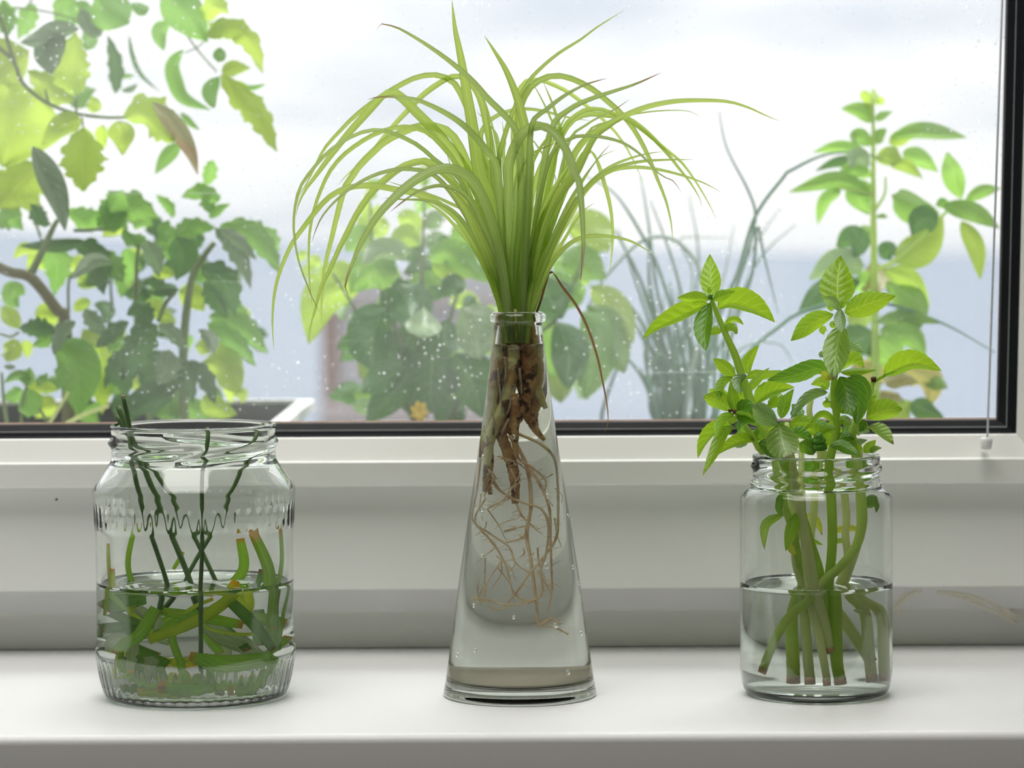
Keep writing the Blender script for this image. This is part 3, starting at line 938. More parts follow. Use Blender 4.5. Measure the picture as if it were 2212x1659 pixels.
# ================================================================== grass-like plant in the bottle
def pts3(s, d0, d1, bulge=0.0):
    """traced polyline -> 3D, depth running from d0 at the base to d1 at the tip (bulge: extra depth mid-way)"""
    q = px(s)
    L = [0.0]
    for a, b in zip(q, q[1:]): L.append(L[-1] + math.hypot(b[0] - a[0], b[1] - a[1]))
    o_ = []
    for (x, y), l in zip(q, L):
        t = l / max(L[-1], 1e-6)
        Y = d0 + (d1 - d0) * t ** 1.3 + bulge * math.sin(math.pi * t)
        o_.append(P(x, y, Y))
    return o_
mouth_z = zat(690, VY)
grass = empty('grass_plant', (VX, VY, zat(1050, VY)))
tag(grass, 'bushy pale green grass-like plant with arching blades rooted in the bottle', 'plant')
BL = [  # base column, trace (base -> tip), width px, tip depth, material, width fold
 (1095, 'C2080,1000 C2020,600 C1930,250 A1870,1500 A1810,1100 A1760,800 A1710,500 A1660,250 A1634,0', 28, -0.010, 'blade'),
 (1120, 'D310,900 D335,600 D345,300 A2200,1170 A2100,1010 A1950,860 A1800,690 A1600,520 A1400,380 A1200,260 A1110,225 A1040,205 A985,225 A975,260', 15, -0.030, 'blade_red'),
 (1130, 'D350,900 D380,500 D395,200 B400,1100 B370,900 B320,700 B240,500 B150,350 B85,250', 25, -0.012, 'blade'),
 (1112, 'D230,900 D200,600 D180,300 B190,1100 B230,950 B280,800 B330,700 B380,600 B450,510 B600,380 B760,280 B880,190 B1070,70', 11, 0.028, 'blade'),
 (1090, 'C2060,900 C2010,600 A1960,1500 A1880,1300 A1800,1020 A1700,790 A1640,710 A1550,660 A1450,650 A1330,670 A1200,730 A1000,850 A800,1000 A650,1150 A520,1300 A420,1500 A340,1650 C310,280 C290,380', 14, 0.035, 'blade'),
 (1095, 'C2070,900 C2030,500 A1990,1400 A1940,1100 A1880,850 A1780,700 A1680,660 A1580,690 A1400,810 A1250,960 A1100,1120 A950,1300 A800,1450 A700,1540 A635,1620', 16, 0.045, 'blade'),
 (1085, 'C2050,1000 C1960,600 C1850,250 A1700,1400 A1500,1150 A1350,1000 A1200,850 A1110,795 A1060,815 A980,890 A850,1030 A700,1200 A560,1380 A450,1530 A360,1650 C300,370 C280,470', 22, 0.010, 'blade'),
 (1100, 'C2090,900 C2060,450 A2020,1440 A1950,1330 A1850,1200 A1700,1060 A1500,940 A1300,860 A1100,840 A980,845 A900,865', 16, -0.025, 'blade_red'),
 (1080, 'C2020,900 C1850,520 A1700,1560 A1500,1400 A1350,1270 A1200,1190 A1050,1135 A950,1130 A850,1150 A700,1220 A550,1330 A400,1500 A310,1640 C270,400 C260,600 C300,850 C370,1050 C430,1200 C500,1330', 9, -0.020, 'blade_red'),
 (1082, 'C2000,900 C1850,450 A1680,1450 A1550,1270 A1420,1150 A1280,1105 A1150,1110 A1000,1150 A850,1230 A700,1340 A600,1450 A540,1550 A500,1640 C440,400 C400,600 C390,800 C395,1000 C410,1180 C425,1280', 11, 0.005, 'blade'),
 (1088, 'C2050,900 C1950,450 A1800,1500 A1700,1270 A1600,1140 A1480,1095 A1350,1095 A1200,1150 A1050,1230 A950,1320 A830,1440 A750,1560 C700,230 C640,450 C580,700 C530,900 C510,1100 C500,1250 C500,1440', 17, 0.030, 'blade'),
 (1082, 'C2010,900 C1850,500 C1720,280 C1600,120 C1480,20 A1400,1400 A1330,1405 A1200,1450 C1080,130 C950,250 C820,430 C720,620 C640,780 C580,920 C500,1080 C440,1300 C400,1450 C400,1560', 16, 0.020, 'blade'),
 (1083, 'C2000,950 C1800,550 C1650,300 C1500,130 C1370,75 C1200,60 C1050,85 C900,140 C750,230 C620,340 C530,440 C480,520 C440,620 C415,700', 10, -0.035, 'blade_red'),
 (1075, 'C1980,1050 C1850,780 C1700,520 C1500,350 C1300,270 C1150,240 C960,205 C800,210 C680,240 C560,310 C450,430 C350,560 C250,700 C170,870 C110,1050 C80,1250 C75,1450 C90,1650', 13, -0.010, 'blade'),
 (1092, 'C2080,950 C1990,550 C1900,300 C1800,140 C1680,70 C1550,55 C1430,90 C1280,180 C1130,310 C1000,450 C900,600 C820,750 C770,880 C720,1010 C705,1090 C730,1150', 22, -0.055, 'blade_red'),
 (1086, 'C2040,900 C1900,550 C1800,350 C1700,250 C1560,205 C1450,215 C1330,260 C1200,350 C1100,430', 12, -0.045, 'blade_red'),
 (1080, 'C2020,1000 C1900,700 C1780,450 C1680,300 C1590,210', 27, -0.028, 'blade'),
 (1075, 'C1990,1100 C1900,870 C1820,740 C1700,600 C1550,440 C1400,340 C1280,280', 9, 0.015, 'blade'),
 (1078, 'C2000,1000 C1850,700 C1700,480 C1550,370 C1380,330 C1200,325 C1040,310', 10, -0.005, 'blade_red'),
 (1085, 'C2010,900 C1800,480 C1600,350 C1350,250 C1180,200 C1070,165', 9, 0.010, 'blade'),
 (1090, 'C2050,900 C1900,450 C1700,250 C1550,110 C1450,50 C1370,15', 15, 0.000, 'blade'),
 (1092, 'C2060,900 C1900,400 C1750,150 A1650,1500 A1590,1340', 12, 0.015, 'blade'),
 (1105, 'C2130,900 C2080,400 A2030,1300 A1960,1000 A1915,850', 9, 0.020, 'blade'),
 (1100, 'C2110,900 C2060,500 A2040,1250 A1950,1080 A1850,970', 10, 0.030, 'blade_red'),
 (1125, 'D290,900 D250,600 D255,300 B250,1200 B290,1050 B360,930 B430,890 B500,885 B570,930 B640,1020 B690,1120 B730,1250 D750,300 D770,500 D780,700 D775,850 D760,1000', 21, -0.060, 'blade_red'),
 (1150, 'D460,900 D560,600 D650,300 B720,1080 B830,950 B1000,850 B1200,760 B1400,715 B1600,705 B1800,715 B1950,760 B2080,820 B2160,850', 14, -0.020, 'blade'),
 (1140, 'D400,900 D450,600 D480,350 B560,900 B700,760 B850,690 B1000,640 B1150,590 B1330,510', 15, -0.030, 'blade_red'),
 (1135, 'D370,900 D390,500 D400,200 B420,870 B520,770 B650,670 B780,600 B870,570 B950,550', 15, -0.040, 'blade_red'),
 (1130, 'D340,800 D340,400 B330,1000 B330,780 B370,670 B420,600 B500,550 B600,530 B720,560 B850,630 B950,710 B1050,800 B1130,900 B1200,1020 B1260,1150 B1310,1280 D1360,430 D1400,600 D1408,740', 15, 0.045, 'blade'),
 (1125, 'D320,700 D305,350 B290,1000 B300,800 B330,640 B380,570 B460,560 B560,590 B680,650 B800,740 B900,820 B1000,920 B1080,1030 B1130,1120 B1180,1230 B1200,1290', 12, 0.055, 'blade'),
 (1110, 'D200,600 D120,350 B60,1000 B90,880 B200,800 B350,765 B500,780 B650,820 B830,850', 12, 0.050, 'blade'),
 (1140, 'D400,900 D480,500 B590,1050 B680,870 B800,805 B950,810 B1080,830 B1180,890 B1280,980 B1380,1090 B1450,1180 B1530,1280 D1600,420 D1615,480', 15, 0.025, 'blade'),
 (1142, 'D410,900 D500,500 B620,950 B760,790 B880,765 B1000,800 B1150,880 B1300,1000 B1400,1080 B1480,1150 B1580,1290 D1660,450 D1720,570', 10, 0.030, 'blade'),
 (1150, 'D500,900 D650,550 D770,380 D880,260 D1000,180 D1130,130 D1250,100 D1350,90', 10, 0.005, 'blade'),
 (1152, 'D510,900 D660,560 D780,370 D900,260 D1030,195 D1180,160 D1350,148 D1550,145', 11, -0.010, 'blade'),
 (1150, 'D520,880 D680,560 D800,360 D950,235 D1100,200 D1250,205 D1400,235 D1550,280 D1650,320 D1750,375', 10, 0.015, 'blade'),
 (1138, 'D400,850 D460,500 B560,1080 B700,970 B800,955 B920,965 B1050,1000 B1150,1060 B1230,1130 B1300,1210 B1380,1260 D1420,300 D1470,380', 9, -0.045, 'blade_red'),
 (1145, 'D440,900 D560,600 D690,280 D780,110 D840,90 D890,190 D930,320 D965,450 D985,600 D985,750 D970,900 D962,950', 12, 0.020, 'blade'),
 (1155, 'D530,930 D600,820 D680,740 D780,690 D900,680 D1050,700 D1150,735 D1270,810', 10, -0.020, 'blade'),
 (1158, 'D540,900 D640,720 D740,560 D800,490 D860,450', 9, 0.000, 'blade'),
 (1140, 'D420,900 D500,600 D600,400 D720,250 B850,980 B960,890 B1090,810', 22, -0.015, 'blade'),
 (1145, 'D440,900 D560,600 D650,300 B650,1050 B610,880 B560,720 B500,580', 14, 0.020, 'blade'),
 (1140, 'D430,800 D560,300 B600,950 B560,850 B500,720 B440,610 B385,540', 8, 0.010, 'blade'),
 (1145, 'D430,900 D560,500 B680,1000 B800,880 B900,820 B1000,770 B1060,730 B1110,695', 9, -0.010, 'blade_red'),
 (1150, 'D480,900 D650,500 D780,280 B850,1160 B910,1080 B975,1010', 7, 0.000, 'blade_red'),
 (1152, 'D500,900 D670,500 D800,260 B880,1120 B940,1080 B1015,1053', 7, 0.012, 'blade'),
 (1145, 'D430,900 D600,450 B800,950 B950,860 B1100,810 B1250,785 B1400,775 B1500,778 B1560,795 B1620,835', 6, 0.030, 'blade'),
 (1128, 'D330,900 D290,600 D240,350 D220,100 B230,1000 B210,850', 13, 0.030, 'blade'),
 (1118, 'D260,900 D220,600 D150,300 D60,20 B0,930', 12, 0.020, 'blade'),
 (1135, 'D380,900 D440,500 D560,250 D600,400', 10, 0.035, 'blade'),
 (1120, 'D300,900 D290,500 D330,200 B400,980 B480,1060 B560,1180 B600,1290', 10, 0.020, 'blade_red'),
 (1132, 'D360,900 D390,600 D430,350 D500,150 B640,850 B680,780', 15, 0.010, 'blade'),
 (1128, 'D330,850 D350,500 D410,200 B520,980 B620,880', 14, -0.020, 'blade'),
 (1122, 'D280,900 D300,600 D320,300 D400,120 D580,30', 11, -0.015, 'blade_red'),
 (1138, 'D400,900 D450,650 D540,420 D660,220 B720,1100', 18, -0.025, 'blade'),
 (1110, 'D220,900 D180,500 D140,200 B130,950 B90,700', 12, 0.012, 'blade'),
 (1146, 'D450,900 D520,650 D600,420 D690,300 D760,200', 20, 0.000, 'blade'),
 (1104, 'D180,900 D150,500 D120,250 B130,1050', 14, 0.004, 'blade'),
 (1098, 'D140,900 D90,600 D30,350 C1800,250', 16, -0.010, 'blade'),
 (1090, 'D120,950 D40,700 C2000,550 C1850,330 C1780,200', 15, 0.02, 'blade')]
for i, (bx_, tr, w, dt, mt) in enumerate(BL):
    R.seed(100 + i)
    d0 = VY + R.uniform(-0.007, 0.007)
    q = pts3(f'Z{1117 + (bx_ - 1117) * 0.55:.1f},742 Z{1117 + (bx_ - 1117) * 0.72:.1f},690 ' + tr, d0, VY + dt, R.uniform(-0.008, 0.008))
    V, F, UV = bladeg(q, px2m(w * 1.14, VY), 44, 2, R.choice((0.35, 0.5, -0.4)), False, 3.0, 0.62, R.uniform(-0.25, 0.25), R.uniform(-0.5, 0.5))
    mesh('blade', V, F, M[mt], grass, True, UV)
q = pts3('Z1150,700 Z1168,650 Z1180,608 Z1191,585 Z1215,620 Z1245,660 Z1270,710 Z1290,770 Z1303,830 Z1312,880 Z1313,915 Z1304,937', VY, VY - 0.03)
V, F, UV = bladeg(q, px2m(6, VY), 40, 1, 0.8, False, 3.5, 0.8)
o = mesh('blade', V, F, M['blade_dry'], grass, True, UV)
o['label'] = 'dry brown drooping blade'

# --- rhizomes and roots, placed so that the water lens shows them where the photograph does
def refr(pt, cx, cyy, rad, s, n=1.333, under=True):
    """x of a thing seen at pt through a water cylinder; s = depth from the front wall / radius (0..2)"""
    Y = cyy - rad + s * rad
    p = P(pt[0], pt[1], Y)
    m = n / (n - (n - 1) * s) if under else 1.0
    c = P(W / 2, pt[1], cyy)
    x = cx + (p.x * ((cyy - CAM.y) / (Y - CAM.y)) - cx) / m
    return Vector((x, Y, p.z))
def vrad_in(z): return max(0.006, vr(z) - 0.0034)
def rootpts(s, sd):
    o_ = []
    for pt in px(s):
        z = zat(pt[1], VY)
        if z < VW:
            p = refr(pt, VX, VY, vrad_in(z), sd)
        else:
            p = P(pt[0], pt[1], VY + 0.003 * (sd - 1)); 
        r = vrad_in(z); d = Vector((p.x - VX, p.y - VY))
        if d.length > r: d *= r / d.length
        o_.append(Vector((VX + d.x, VY + d.y, p.z)))
    return o_
kpx = px2m(1, VY)
RZ = [('R300,40 R295,150 R285,230 R265,300 R262,380 R250,450 R235,500', (17, 15, 14, 13, 12, 9), 0.85, 'rhizome_green'),
      ('R345,30 R345,120 R345,200 R335,270 R325,340 R300,400 R262,470 R250,540 R245,620 R238,680', (14, 13, 13, 14, 13, 13, 14, 12, 10, 6), 0.75, 'rhizome_green'),
      ('R385,30 R395,120 R402,200 R402,280 R392,350 R365,410 R335,455', (15, 16, 17, 15, 13, 12, 9), 0.80, 'rhizome'),
      ('R425,120 R433,200 R435,260 R428,310 R445,350 R462,385', (13, 13, 12, 11, 9, 5), 0.95, 'rhizome_green'),
      ('R330,330 R310,410 R300,470 R320,530 R340,590 R350,660 R350,722', (11, 11, 10, 12, 12, 10, 7), 0.9, 'rhizome'),
      ('R385,390 R405,430 R430,470 R456,497', (10, 10, 8, 4), 0.8, 'rhizome'),
      ('R365,350 R345,420 R310,460 R265,480 R245,540', (12, 12, 11, 11, 8), 1.1, 'rhizome'),
      ('R275,430 R250,480 R230,520 R222,560', (11, 10, 8, 5), 1.0, 'rhizome'),
      ('R365,60 R368,160 R372,260 R380,330 R395,400', (14, 13, 12, 11, 9), 1.15, 'rhizome'),
      ('R285,200 R270,290 R275,360 R262,430 R225,500 R222,560', (11, 12, 12, 11, 9, 6), 1.25, 'rhizome_green'),
      ('R320,60 R322,200 R310,300 R300,380 R318,440 R345,480', (12, 13, 13, 12, 11, 8), 1.2, 'rhizome'),
      ('R405,300 R425,350 R415,410 R425,460 R440,480', (11, 11, 10, 8, 5), 1.2, 'rhizome'),
      ('R345,330 R350,420 R350,500 R355,560', (10, 10, 8, 5), 0.6, 'rhizome'),
      ('R255,520 R258,580 R250,640 R262,690', (9, 9, 8, 4), 0.8, 'rhizome'),
      ('R400,60 R412,160 R415,260 R410,330', (13, 13, 12, 8), 1.3, 'rhizome_green')]
for i, (tr, rad, sd, mt) in enumerate(RZ):
    R.seed(300 + i)
    q = rootpts(tr, sd)
    o = tube('rhizome', q, [max(0.0008, r * 0.86 * kpx) for r in rad], M[mt], grass, n=46, ns=12, wob=0.10)
FR = [('R330,480 R380,560 R400,640 R405,740 R390,830 R405,920 R415,1000 R425,1080 R435,1150 R480,1160 R545,1185', 4.4, 0.9),
      ('R350,470 R440,510 R490,560 R505,640 R505,760 R500,840 R460,900 R400,970 R360,1030 R300,1095 R250,1085', 3.8, 0.8),
      ('R240,600 R270,640 R300,680 R380,720 R440,740 R470,800 R460,900 R440,960 R440,1050 R340,1080 R270,1070 R190,1060', 3.4, 0.85),
      ('R215,560 R200,680 R190,780 R260,830 R330,880 R350,930 R400,970', 3.0, 1.0),
      ('R240,700 R195,780 R250,840 R290,890 R320,950 R340,1030', 3.0, 0.75),
      ('R360,560 R400,600 R440,660 R470,740 R475,860 R480,960 R480,1040 R465,1120', 3.2, 1.1),
      ('R250,740 R300,715 R340,700', 2.6, 0.9), ('R355,560 R420,600 R455,640 R455,680', 3.0, 0.7),
      ('R290,555 R340,570 R350,590', 2.2, 0.7), ('R345,700 R370,760 R400,790 R440,830', 2.4, 1.2),
      ('R440,1150 R480,1130 R510,1150', 2.6, 0.9), ('R310,820 R350,810 R390,800', 2.2, 0.9),
      ('R320,860 R360,850 R390,830', 2.0, 1.0), ('R430,960 R460,1010 R480,1050', 2.2, 0.9), ('R340,1030 R370,1060 R420,1065', 2.6, 0.9),
      ('R190,1060 R230,1060 R290,1075', 3.0, 0.8), ('R250,600 R275,625 R260,660 R235,700', 3.0, 0.7)]
for i, (tr, r, sd) in enumerate(FR):
    R.seed(400 + i)
    q = rootpts(tr, sd)
    q = [v + Vector((0, R.uniform(-0.002, 0.002), 0)) for v in q]
    ro = tube('root', q, [r * 0.86 * kpx, r * 0.75 * kpx, r * 0.42 * kpx], M['root'], grass, n=60, ns=7, wob=0.16)
    qq = spline(q, 40)
    parts = []
    for k in range(18):
        a = qq[R.randrange(4, 40)]
        dv = Vector((R.choice((-1, 1)) * R.uniform(0.4, 1), R.uniform(-.5, .5), R.uniform(-0.6, 0.4))).normalized() * R.uniform(0.0012, 0.0045)
        rl = vrad_in(a.z); e_ = Vector((a.x + dv.x - VX, a.y + dv.y - VY))
        if e_.length > rl: dv = -dv * 0.6
        b = a + dv; mid = a + dv * 0.5 + Vector((0, 0, R.uniform(-1, 1) * 0.0006))
        parts.append(tubeg([a, mid, b], [0.00020, 0.00007], 4))
    mesh('root_hairs', *merge(parts), M['root'], ro)['kind'] = 'stuff'
R.seed(55)
for i in range(26):
    x0, y0 = R.uniform(215, 500), R.uniform(560, 1000)
    x1 = max(195, min(520, x0 + R.uniform(-90, 90))); y1 = y0 + R.uniform(20, 130)
    q = rootpts(f'R{x0:.0f},{y0:.0f} R{(x0 + x1) / 2 + R.uniform(-18, 18):.0f},{(y0 + y1) / 2:.0f} R{x1:.0f},{y1:.0f}', R.uniform(0.6, 1.2))
    tube('root', q, [1.5 * kpx, 1.2 * kpx, 0.6 * kpx], M['root'], grass, n=24, ns=6, wob=0.2)
for i, tr in enumerate(['R290,240 R295,300 R300,340 R305,400', 'R315,200 R318,270 R305,330', 'R365,240 R370,290 R372,330', 'R270,480 R272,420 R262,400', 'R345,300 R335,360 R325,400', 'R330,420 R305,470 R298,510']):
    tube('white_root', rootpts(tr, 0.5), [2.6 * kpx, 2.2 * kpx, 1.4 * kpx], M['whiteroot'], grass, n=20, ns=7, wob=0.1)

# ================================================================== basil cuttings in the small jar
PROF = dict(o=ovate, l=lance, r=rounded)
def leaf(parent, tr, wl, wr, d0, d1, mat, Y0, name='leaf', prof='o', sgn=1, bulge=0.0, n=16, m=4, **kw):
    q = pts3(tr, Y0 + d0, Y0 + d1, bulge)
    V, F, UV = leafg(q, px2m(wl, Y0), px2m(wr, Y0), PROF[prof], n, m, sgn, **kw)
    return mesh(name, V, F, M[mat], parent, True, UV)
def stem(parent, tr, rads, mat, Y0, d0=0, d1=0, name='stem', ns=9, bulge=0.0, wob=0.02):
    q = pts3(tr, Y0 + d0, Y0 + d1, bulge)
    k = px2m(1, Y0)
    return tube(name, q, [r * k for r in rads], M[mat], parent, n=max(10, 8 * (len(q) - 1)), ns=ns, wob=wob)
def in_jar(tr, cx, cyy, rad, sd0, sd1, level):
    q = px(tr); o_ = []
    for i, pt in enumerate(q):
        sd = sd0 + (sd1 - sd0) * i / max(1, len(q) - 1)
        z = zat(pt[1], cyy)
        p = refr(pt, cx, cyy, rad, sd, under=(z < level))
        d = Vector((p.x - cx, p.y - cyy)); rr = rad - 0.0025
        if d.length > rr: d *= rr / d.length
        o_.append(Vector((cx + d.x, cyy + d.y, max(p.z, 0.0075))))
    return o_
RR = 0.0318
JB = RY
def jstem(parent, tr_up, tr_low, rads, mat, Y0, sd0, sd1, d0=0.0, name='stem'):
    """stem above the jar (tr_up, in air) going on inside it (tr_low)"""
    a = pts3(tr_up, Y0 + d0, RY - RR + sd0 * RR) if tr_up else []
    b = in_jar(tr_low, RJX, RY, RR, sd0, sd1, RW)
    k = px2m(1, Y0)
    o = tube(name, a + b, [r * k for r in rads], M[mat], parent, n=60, ns=10, wob=0.025)
    v = (b[-1] - b[-2]).normalized()
    mesh('cut_end', *tubeg([b[-1] - v * 0.0022, b[-1] + v * 0.0003], rads[-1] * k * 1.04, 10, True, 0.05), M['cutend'], o)
    return o
basil_pk = dict(pucker=0.10, tooth=0.05)
def bl(parent, tr, wl, wr, d0, d1, mat='basil', sgn=-1, prof='o', **kw):
    a = dict(basil_pk); a.update(kw)
    a.setdefault('n', 20)
    return leaf(parent, tr, wl * 1.13, wr * 1.13, d0, d1, mat, RY, 'leaf', prof, sgn, m=5, **a)
G = 'basil cuttings in the small jar'
# cutting 1: the left one
c1 = empty('basil_cutting', P(1640, 1000, RY)); tag(c1, 'tallest left basil cutting leaning out of the small jar', 'cutting', G)
jstem(c1, 'E815,560 E860,680 E905,780 E975,950 E1080,1180 E1150,1400 E1210,1560 G900,560 G1000,780 Z1668,960', 'Z1690,1000 K400,330 K470,560 K540,780 K570,1000 K590,1170', (5, 6, 8, 9, 10, 10, 10, 11, 12, 12, 12, 12, 11, 10, 9), 'bstem_up', RY, 0.55, 1.0, -0.004)
bl(c1, 'E812,520 E805,300 E795,45', 22, 21, -0.004, 0.006)
bl(c1, 'E775,600 E620,680 E430,780 E210,880 E40,1000', 6, 30, -0.006, -0.020, sgn=1)
bl(c1, 'E790,560 E690,550 E560,545 E430,535', 7, 15, -0.008, -0.020, prof='l')
bl(c1, 'E830,560 E950,520 E1080,460', 15, 8, -0.006, -0.006)
bl(c1, 'E885,660 E1030,615 E1250,670 E1400,740 E1525,812', 40, 7, 0.002, -0.004, sgn=1)
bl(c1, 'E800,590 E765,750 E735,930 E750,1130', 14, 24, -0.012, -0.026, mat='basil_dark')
bl(c1, 'E800,480 E790,430 E815,420', 5, 5, -0.008, -0.008, n=8)
bl(c1, 'E930,915 E850,900 E780,945', 10, 8, -0.006, -0.010)
bl(c1, 'E945,925 E1030,890 E1105,937', 14, 5, -0.006, -0.012)
bl(c1, 'E955,835 E1080,785 E1175,837', 9, 4, 0.004, 0.0)
bl(c1, 'E1085,1415 E960,1310 E835,1215', 14, 13, -0.004, -0.010)
bl(c1, 'E1230,1395 E1225,1260 E1345,1060', 14, 10, 0.003, 0.006)
bl(c1, 'E1210,1400 E1130,1470 E1130,1605', 8, 15, -0.012, -0.022, mat='basil_pale')
bl(c1, 'G860,430 G960,290 G1160,90', 9, 10, 0.002, 0.004)
bl(c1, 'G840,240 G960,180 G1100,190 G1340,130', 10, 10, 0.010, 0.012, mat='basil')
bl(c1, 'G960,590 G1180,440 G1510,360', 26, 8, 0.004, 0.002, sgn=1)
bl(c1, 'G820,600 G790,500 G740,470 G760,430', 12, 12, 0.006, 0.006)
mesh('bud', *tubeg(pts3('E800,560 E800,500', RY - 0.006, RY - 0.006), 0.0012, 8), M['basil_dark'], c1)
# cutting 2: low left bunch
c2 = empty('basil_cutting', P(1600, 1000, RY)); tag(c2, 'low left basil cutting with leaves drooping over the small jar rim', 'cutting', G)
jstem(c2, 'G640,240 G720,740 G830,900 G950,1080 G1040,1240', 'K290,130 K330,330 K400,540 K430,700 K425,850 K395,1000 K405,1200 K410,1400', (4, 6, 7, 7, 8, 9, 9, 10, 11, 11), 'bstem', RY, 0.8, 1.1, -0.006)
bl(c2, 'G660,225 G540,300 G480,420 G465,530', 7, 14, -0.006, -0.016)
bl(c2, 'G710,730 G665,560 G650,420 G620,280', 12, 13, -0.010, -0.016)
bl(c2, 'G640,690 G480,560 G255,480', 17, 20, -0.008, -0.020, mat='basil')
bl(c2, 'G600,600 G480,500 G330,390', 10, 18, -0.002, -0.004)
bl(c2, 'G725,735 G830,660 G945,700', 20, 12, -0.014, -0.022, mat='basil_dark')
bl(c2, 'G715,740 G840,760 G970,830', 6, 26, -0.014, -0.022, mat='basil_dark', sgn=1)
bl(c2, 'G690,720 G520,840 G430,1060', 7, 15, -0.014, -0.026)
bl(c2, 'G690,760 G640,820 G600,850', 8, 8, -0.008, -0.01)
bl(c2, 'G700,840 G720,890 G745,945', 7, 6, -0.014, -0.018, mat='basil_dark')
bl(c2, 'G640,880 G430,960 G280,1120 G175,1340', 5, 22, -0.008, -0.012, sgn=1)
bl(c2, 'G665,895 G520,1010 G400,1260 G240,1580', 11, 13, -0.014, -0.026, mat='basil', prof='l')
bl(c2, 'G960,1100 G800,1110 G600,1190 G455,1285', 5, 20, -0.008, -0.010, sgn=1)
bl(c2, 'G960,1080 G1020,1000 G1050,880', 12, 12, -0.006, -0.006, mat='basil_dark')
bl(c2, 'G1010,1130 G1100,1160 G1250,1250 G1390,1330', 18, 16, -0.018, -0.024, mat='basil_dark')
bl(c2, 'G1040,1120 G1100,1040 G1160,1000', 12, 12, -0.012, -0.014)
mesh('withered_bud', *tubeg(spline(pts3('G600,690 G650,680 G720,720', RY - 0.014, RY - 0.016), 6), [0.0006, 0.0009, 0.0005], 7, True, 0.4), M['brownbit'], c2)
# cutting 3: front one, cupped leaves
c3 = empty('basil_cutting', P(1700, 1000, RY - 0.015)); tag(c3, 'front basil cutting with cupped brown-tipped leaf hanging on the rim', 'cutting', G)
jstem(c3, 'G1400,850 G1420,1000 G1420,1200', 'K380,150 K405,330 K450,560 K480,700 K510,860 K560,1030 K588,1170', (5, 7, 10, 12, 12, 12, 10, 8), 'pstem', RY, 0.45, 0.8, -0.012)
bl(c3, 'G1280,880 G1150,760 G930,610', 25, 17, -0.020, -0.032, mat='basil_pale')
bl(c3, 'G1290,870 G1330,1060 G1370,1200 G1420,1330', 31, 32, -0.024, -0.034, mat='basil_tip', prof='r')
bl(c3, 'G1320,790 G1390,560 G1500,380', 14, 12, -0.004, 0.0)
bl(c3, 'G1150,640 G1250,520 G1400,500 G1480,420', 10, 18, 0.0, 0.004)
bl(c3, 'G1440,870 G1640,850 G1860,900', 16, 14, -0.006, -0.006)
bl(c3, 'G1450,1000 G1620,1020 G1760,1120', 18, 8, -0.012, -0.014, mat='basil_dark')
# cutting 4: the centre tall one
c4 = empty('basil_cutting', P(1800, 1000, RY)); tag(c4, 'tall middle basil cutting topped by one large upright glossy leaf', 'cutting', G)
jstem(c4, 'F720,680 F715,900 Z1812,760 Z1806,800 H640,500 H665,750 H690,960 H660,1200', 'K585,200 K600,400 K605,600 K605,830 K622,900 K628,1200 K650,1470', (4, 5, 6, 8, 9, 10, 11, 11, 11, 11, 11, 11, 10), 'bstem_up', RY, 0.75, 0.9, -0.006)
bl(c4, 'F705,650 F708,350 F742,65', 37, 36, -0.004, 0.008, pucker=0.13)
bl(c4, 'F790,740 F1050,640 F1390,540', 26, 24, -0.006, -0.010)
bl(c4, 'F660,760 F420,860 F155,1070', 16, 22, -0.008, -0.022)
bl(c4, 'F740,690 F735,820 F750,970', 12, 13, -0.018, -0.028, mat='basil_pale')
bl(c4, 'F760,880 F700,1130 F650,1530', 27, 28, -0.014, -0.030, mat='basil_tip', pucker=0.13)
bl(c4, 'F720,710 F640,620 F540,565', 10, 13, -0.010, -0.018, mat='basil_pale')
bl(c4, 'F740,690 F790,630 F850,640', 8, 5, -0.012, -0.012)
bl(c4, 'F640,720 F620,650 F600,600', 8, 7, -0.006, -0.006)
bl(c4, 'F560,900 F530,950 F545,1000', 8, 8, 0.0, 0.0)
bl(c4, 'F700,890 F640,880 F680,830', 6, 6, -0.004, -0.004)
bl(c4, 'F790,1200 F900,1160 F1010,1205', 13, 6, -0.004, -0.008, mat='basil_pale')
bl(c4, 'F560,1240 F520,1230 F500,1270', 7, 7, 0.0, 0.0, mat='basil_pale')
bl(c4, 'F720,1420 F880,1340 F1020,1390', 34, 4, 0.006, 0.006, mat='basil')
bl(c4, 'F740,1440 F950,1420 F1170,1415', 5, 11, -0.002, -0.002, mat='basil')
bl(c4, 'F640,1500 F480,1400 F200,1480 Z1657,821', 16, 22, -0.010, -0.022, mat='basil_dark')
bl(c4, 'H620,380 H540,350 H490,250', 9, 9, -0.016, -0.02, mat='basil_yellow')
bl(c4, 'H730,340 H800,500 H850,720 H890,890', 24, 24, -0.014, -0.024, mat='basil_dark')
bl(c4, 'H840,350 H950,520 H980,760 H950,1000', 20, 22, -0.010, -0.020, mat='basil_dark')
bl(c4, 'H870,330 H1030,420 H1110,560 H1105,700', 12, 16, -0.006, -0.006, mat='basil_dark')
bl(c4, 'H560,560 H400,580 H230,680 H45,930', 9, 12, -0.002, -0.010, mat='basil_pale', prof='l')
bl(c4, 'H560,520 H480,430 H330,450', 10, 14, 0.002, 0.004)
bl(c4, 'H700,640 H760,760 H850,860', 22, 16, 0.004, 0.004)
bl(c4, 'H600,700 H540,720 H490,700', 8, 16, 0.0, 0.0)
bl(c4, 'H650,950 H520,870 H420,890 H325,970', 6, 9, -0.010, -0.016, prof='l')
bl(c4, 'H690,950 H780,930 H885,1000', 8, 14, -0.012, -0.018)
bl(c4, 'H450,1150 H530,1050 H690,1050', 8, 10, -0.014, -0.018)
bl(c4, 'H420,1180 H340,1060 H250,1050', 9, 14, -0.014, -0.018, mat='basil')
bl(c4, 'H480,1300 H540,1200 H570,1100', 14, 14, -0.006, -0.006)
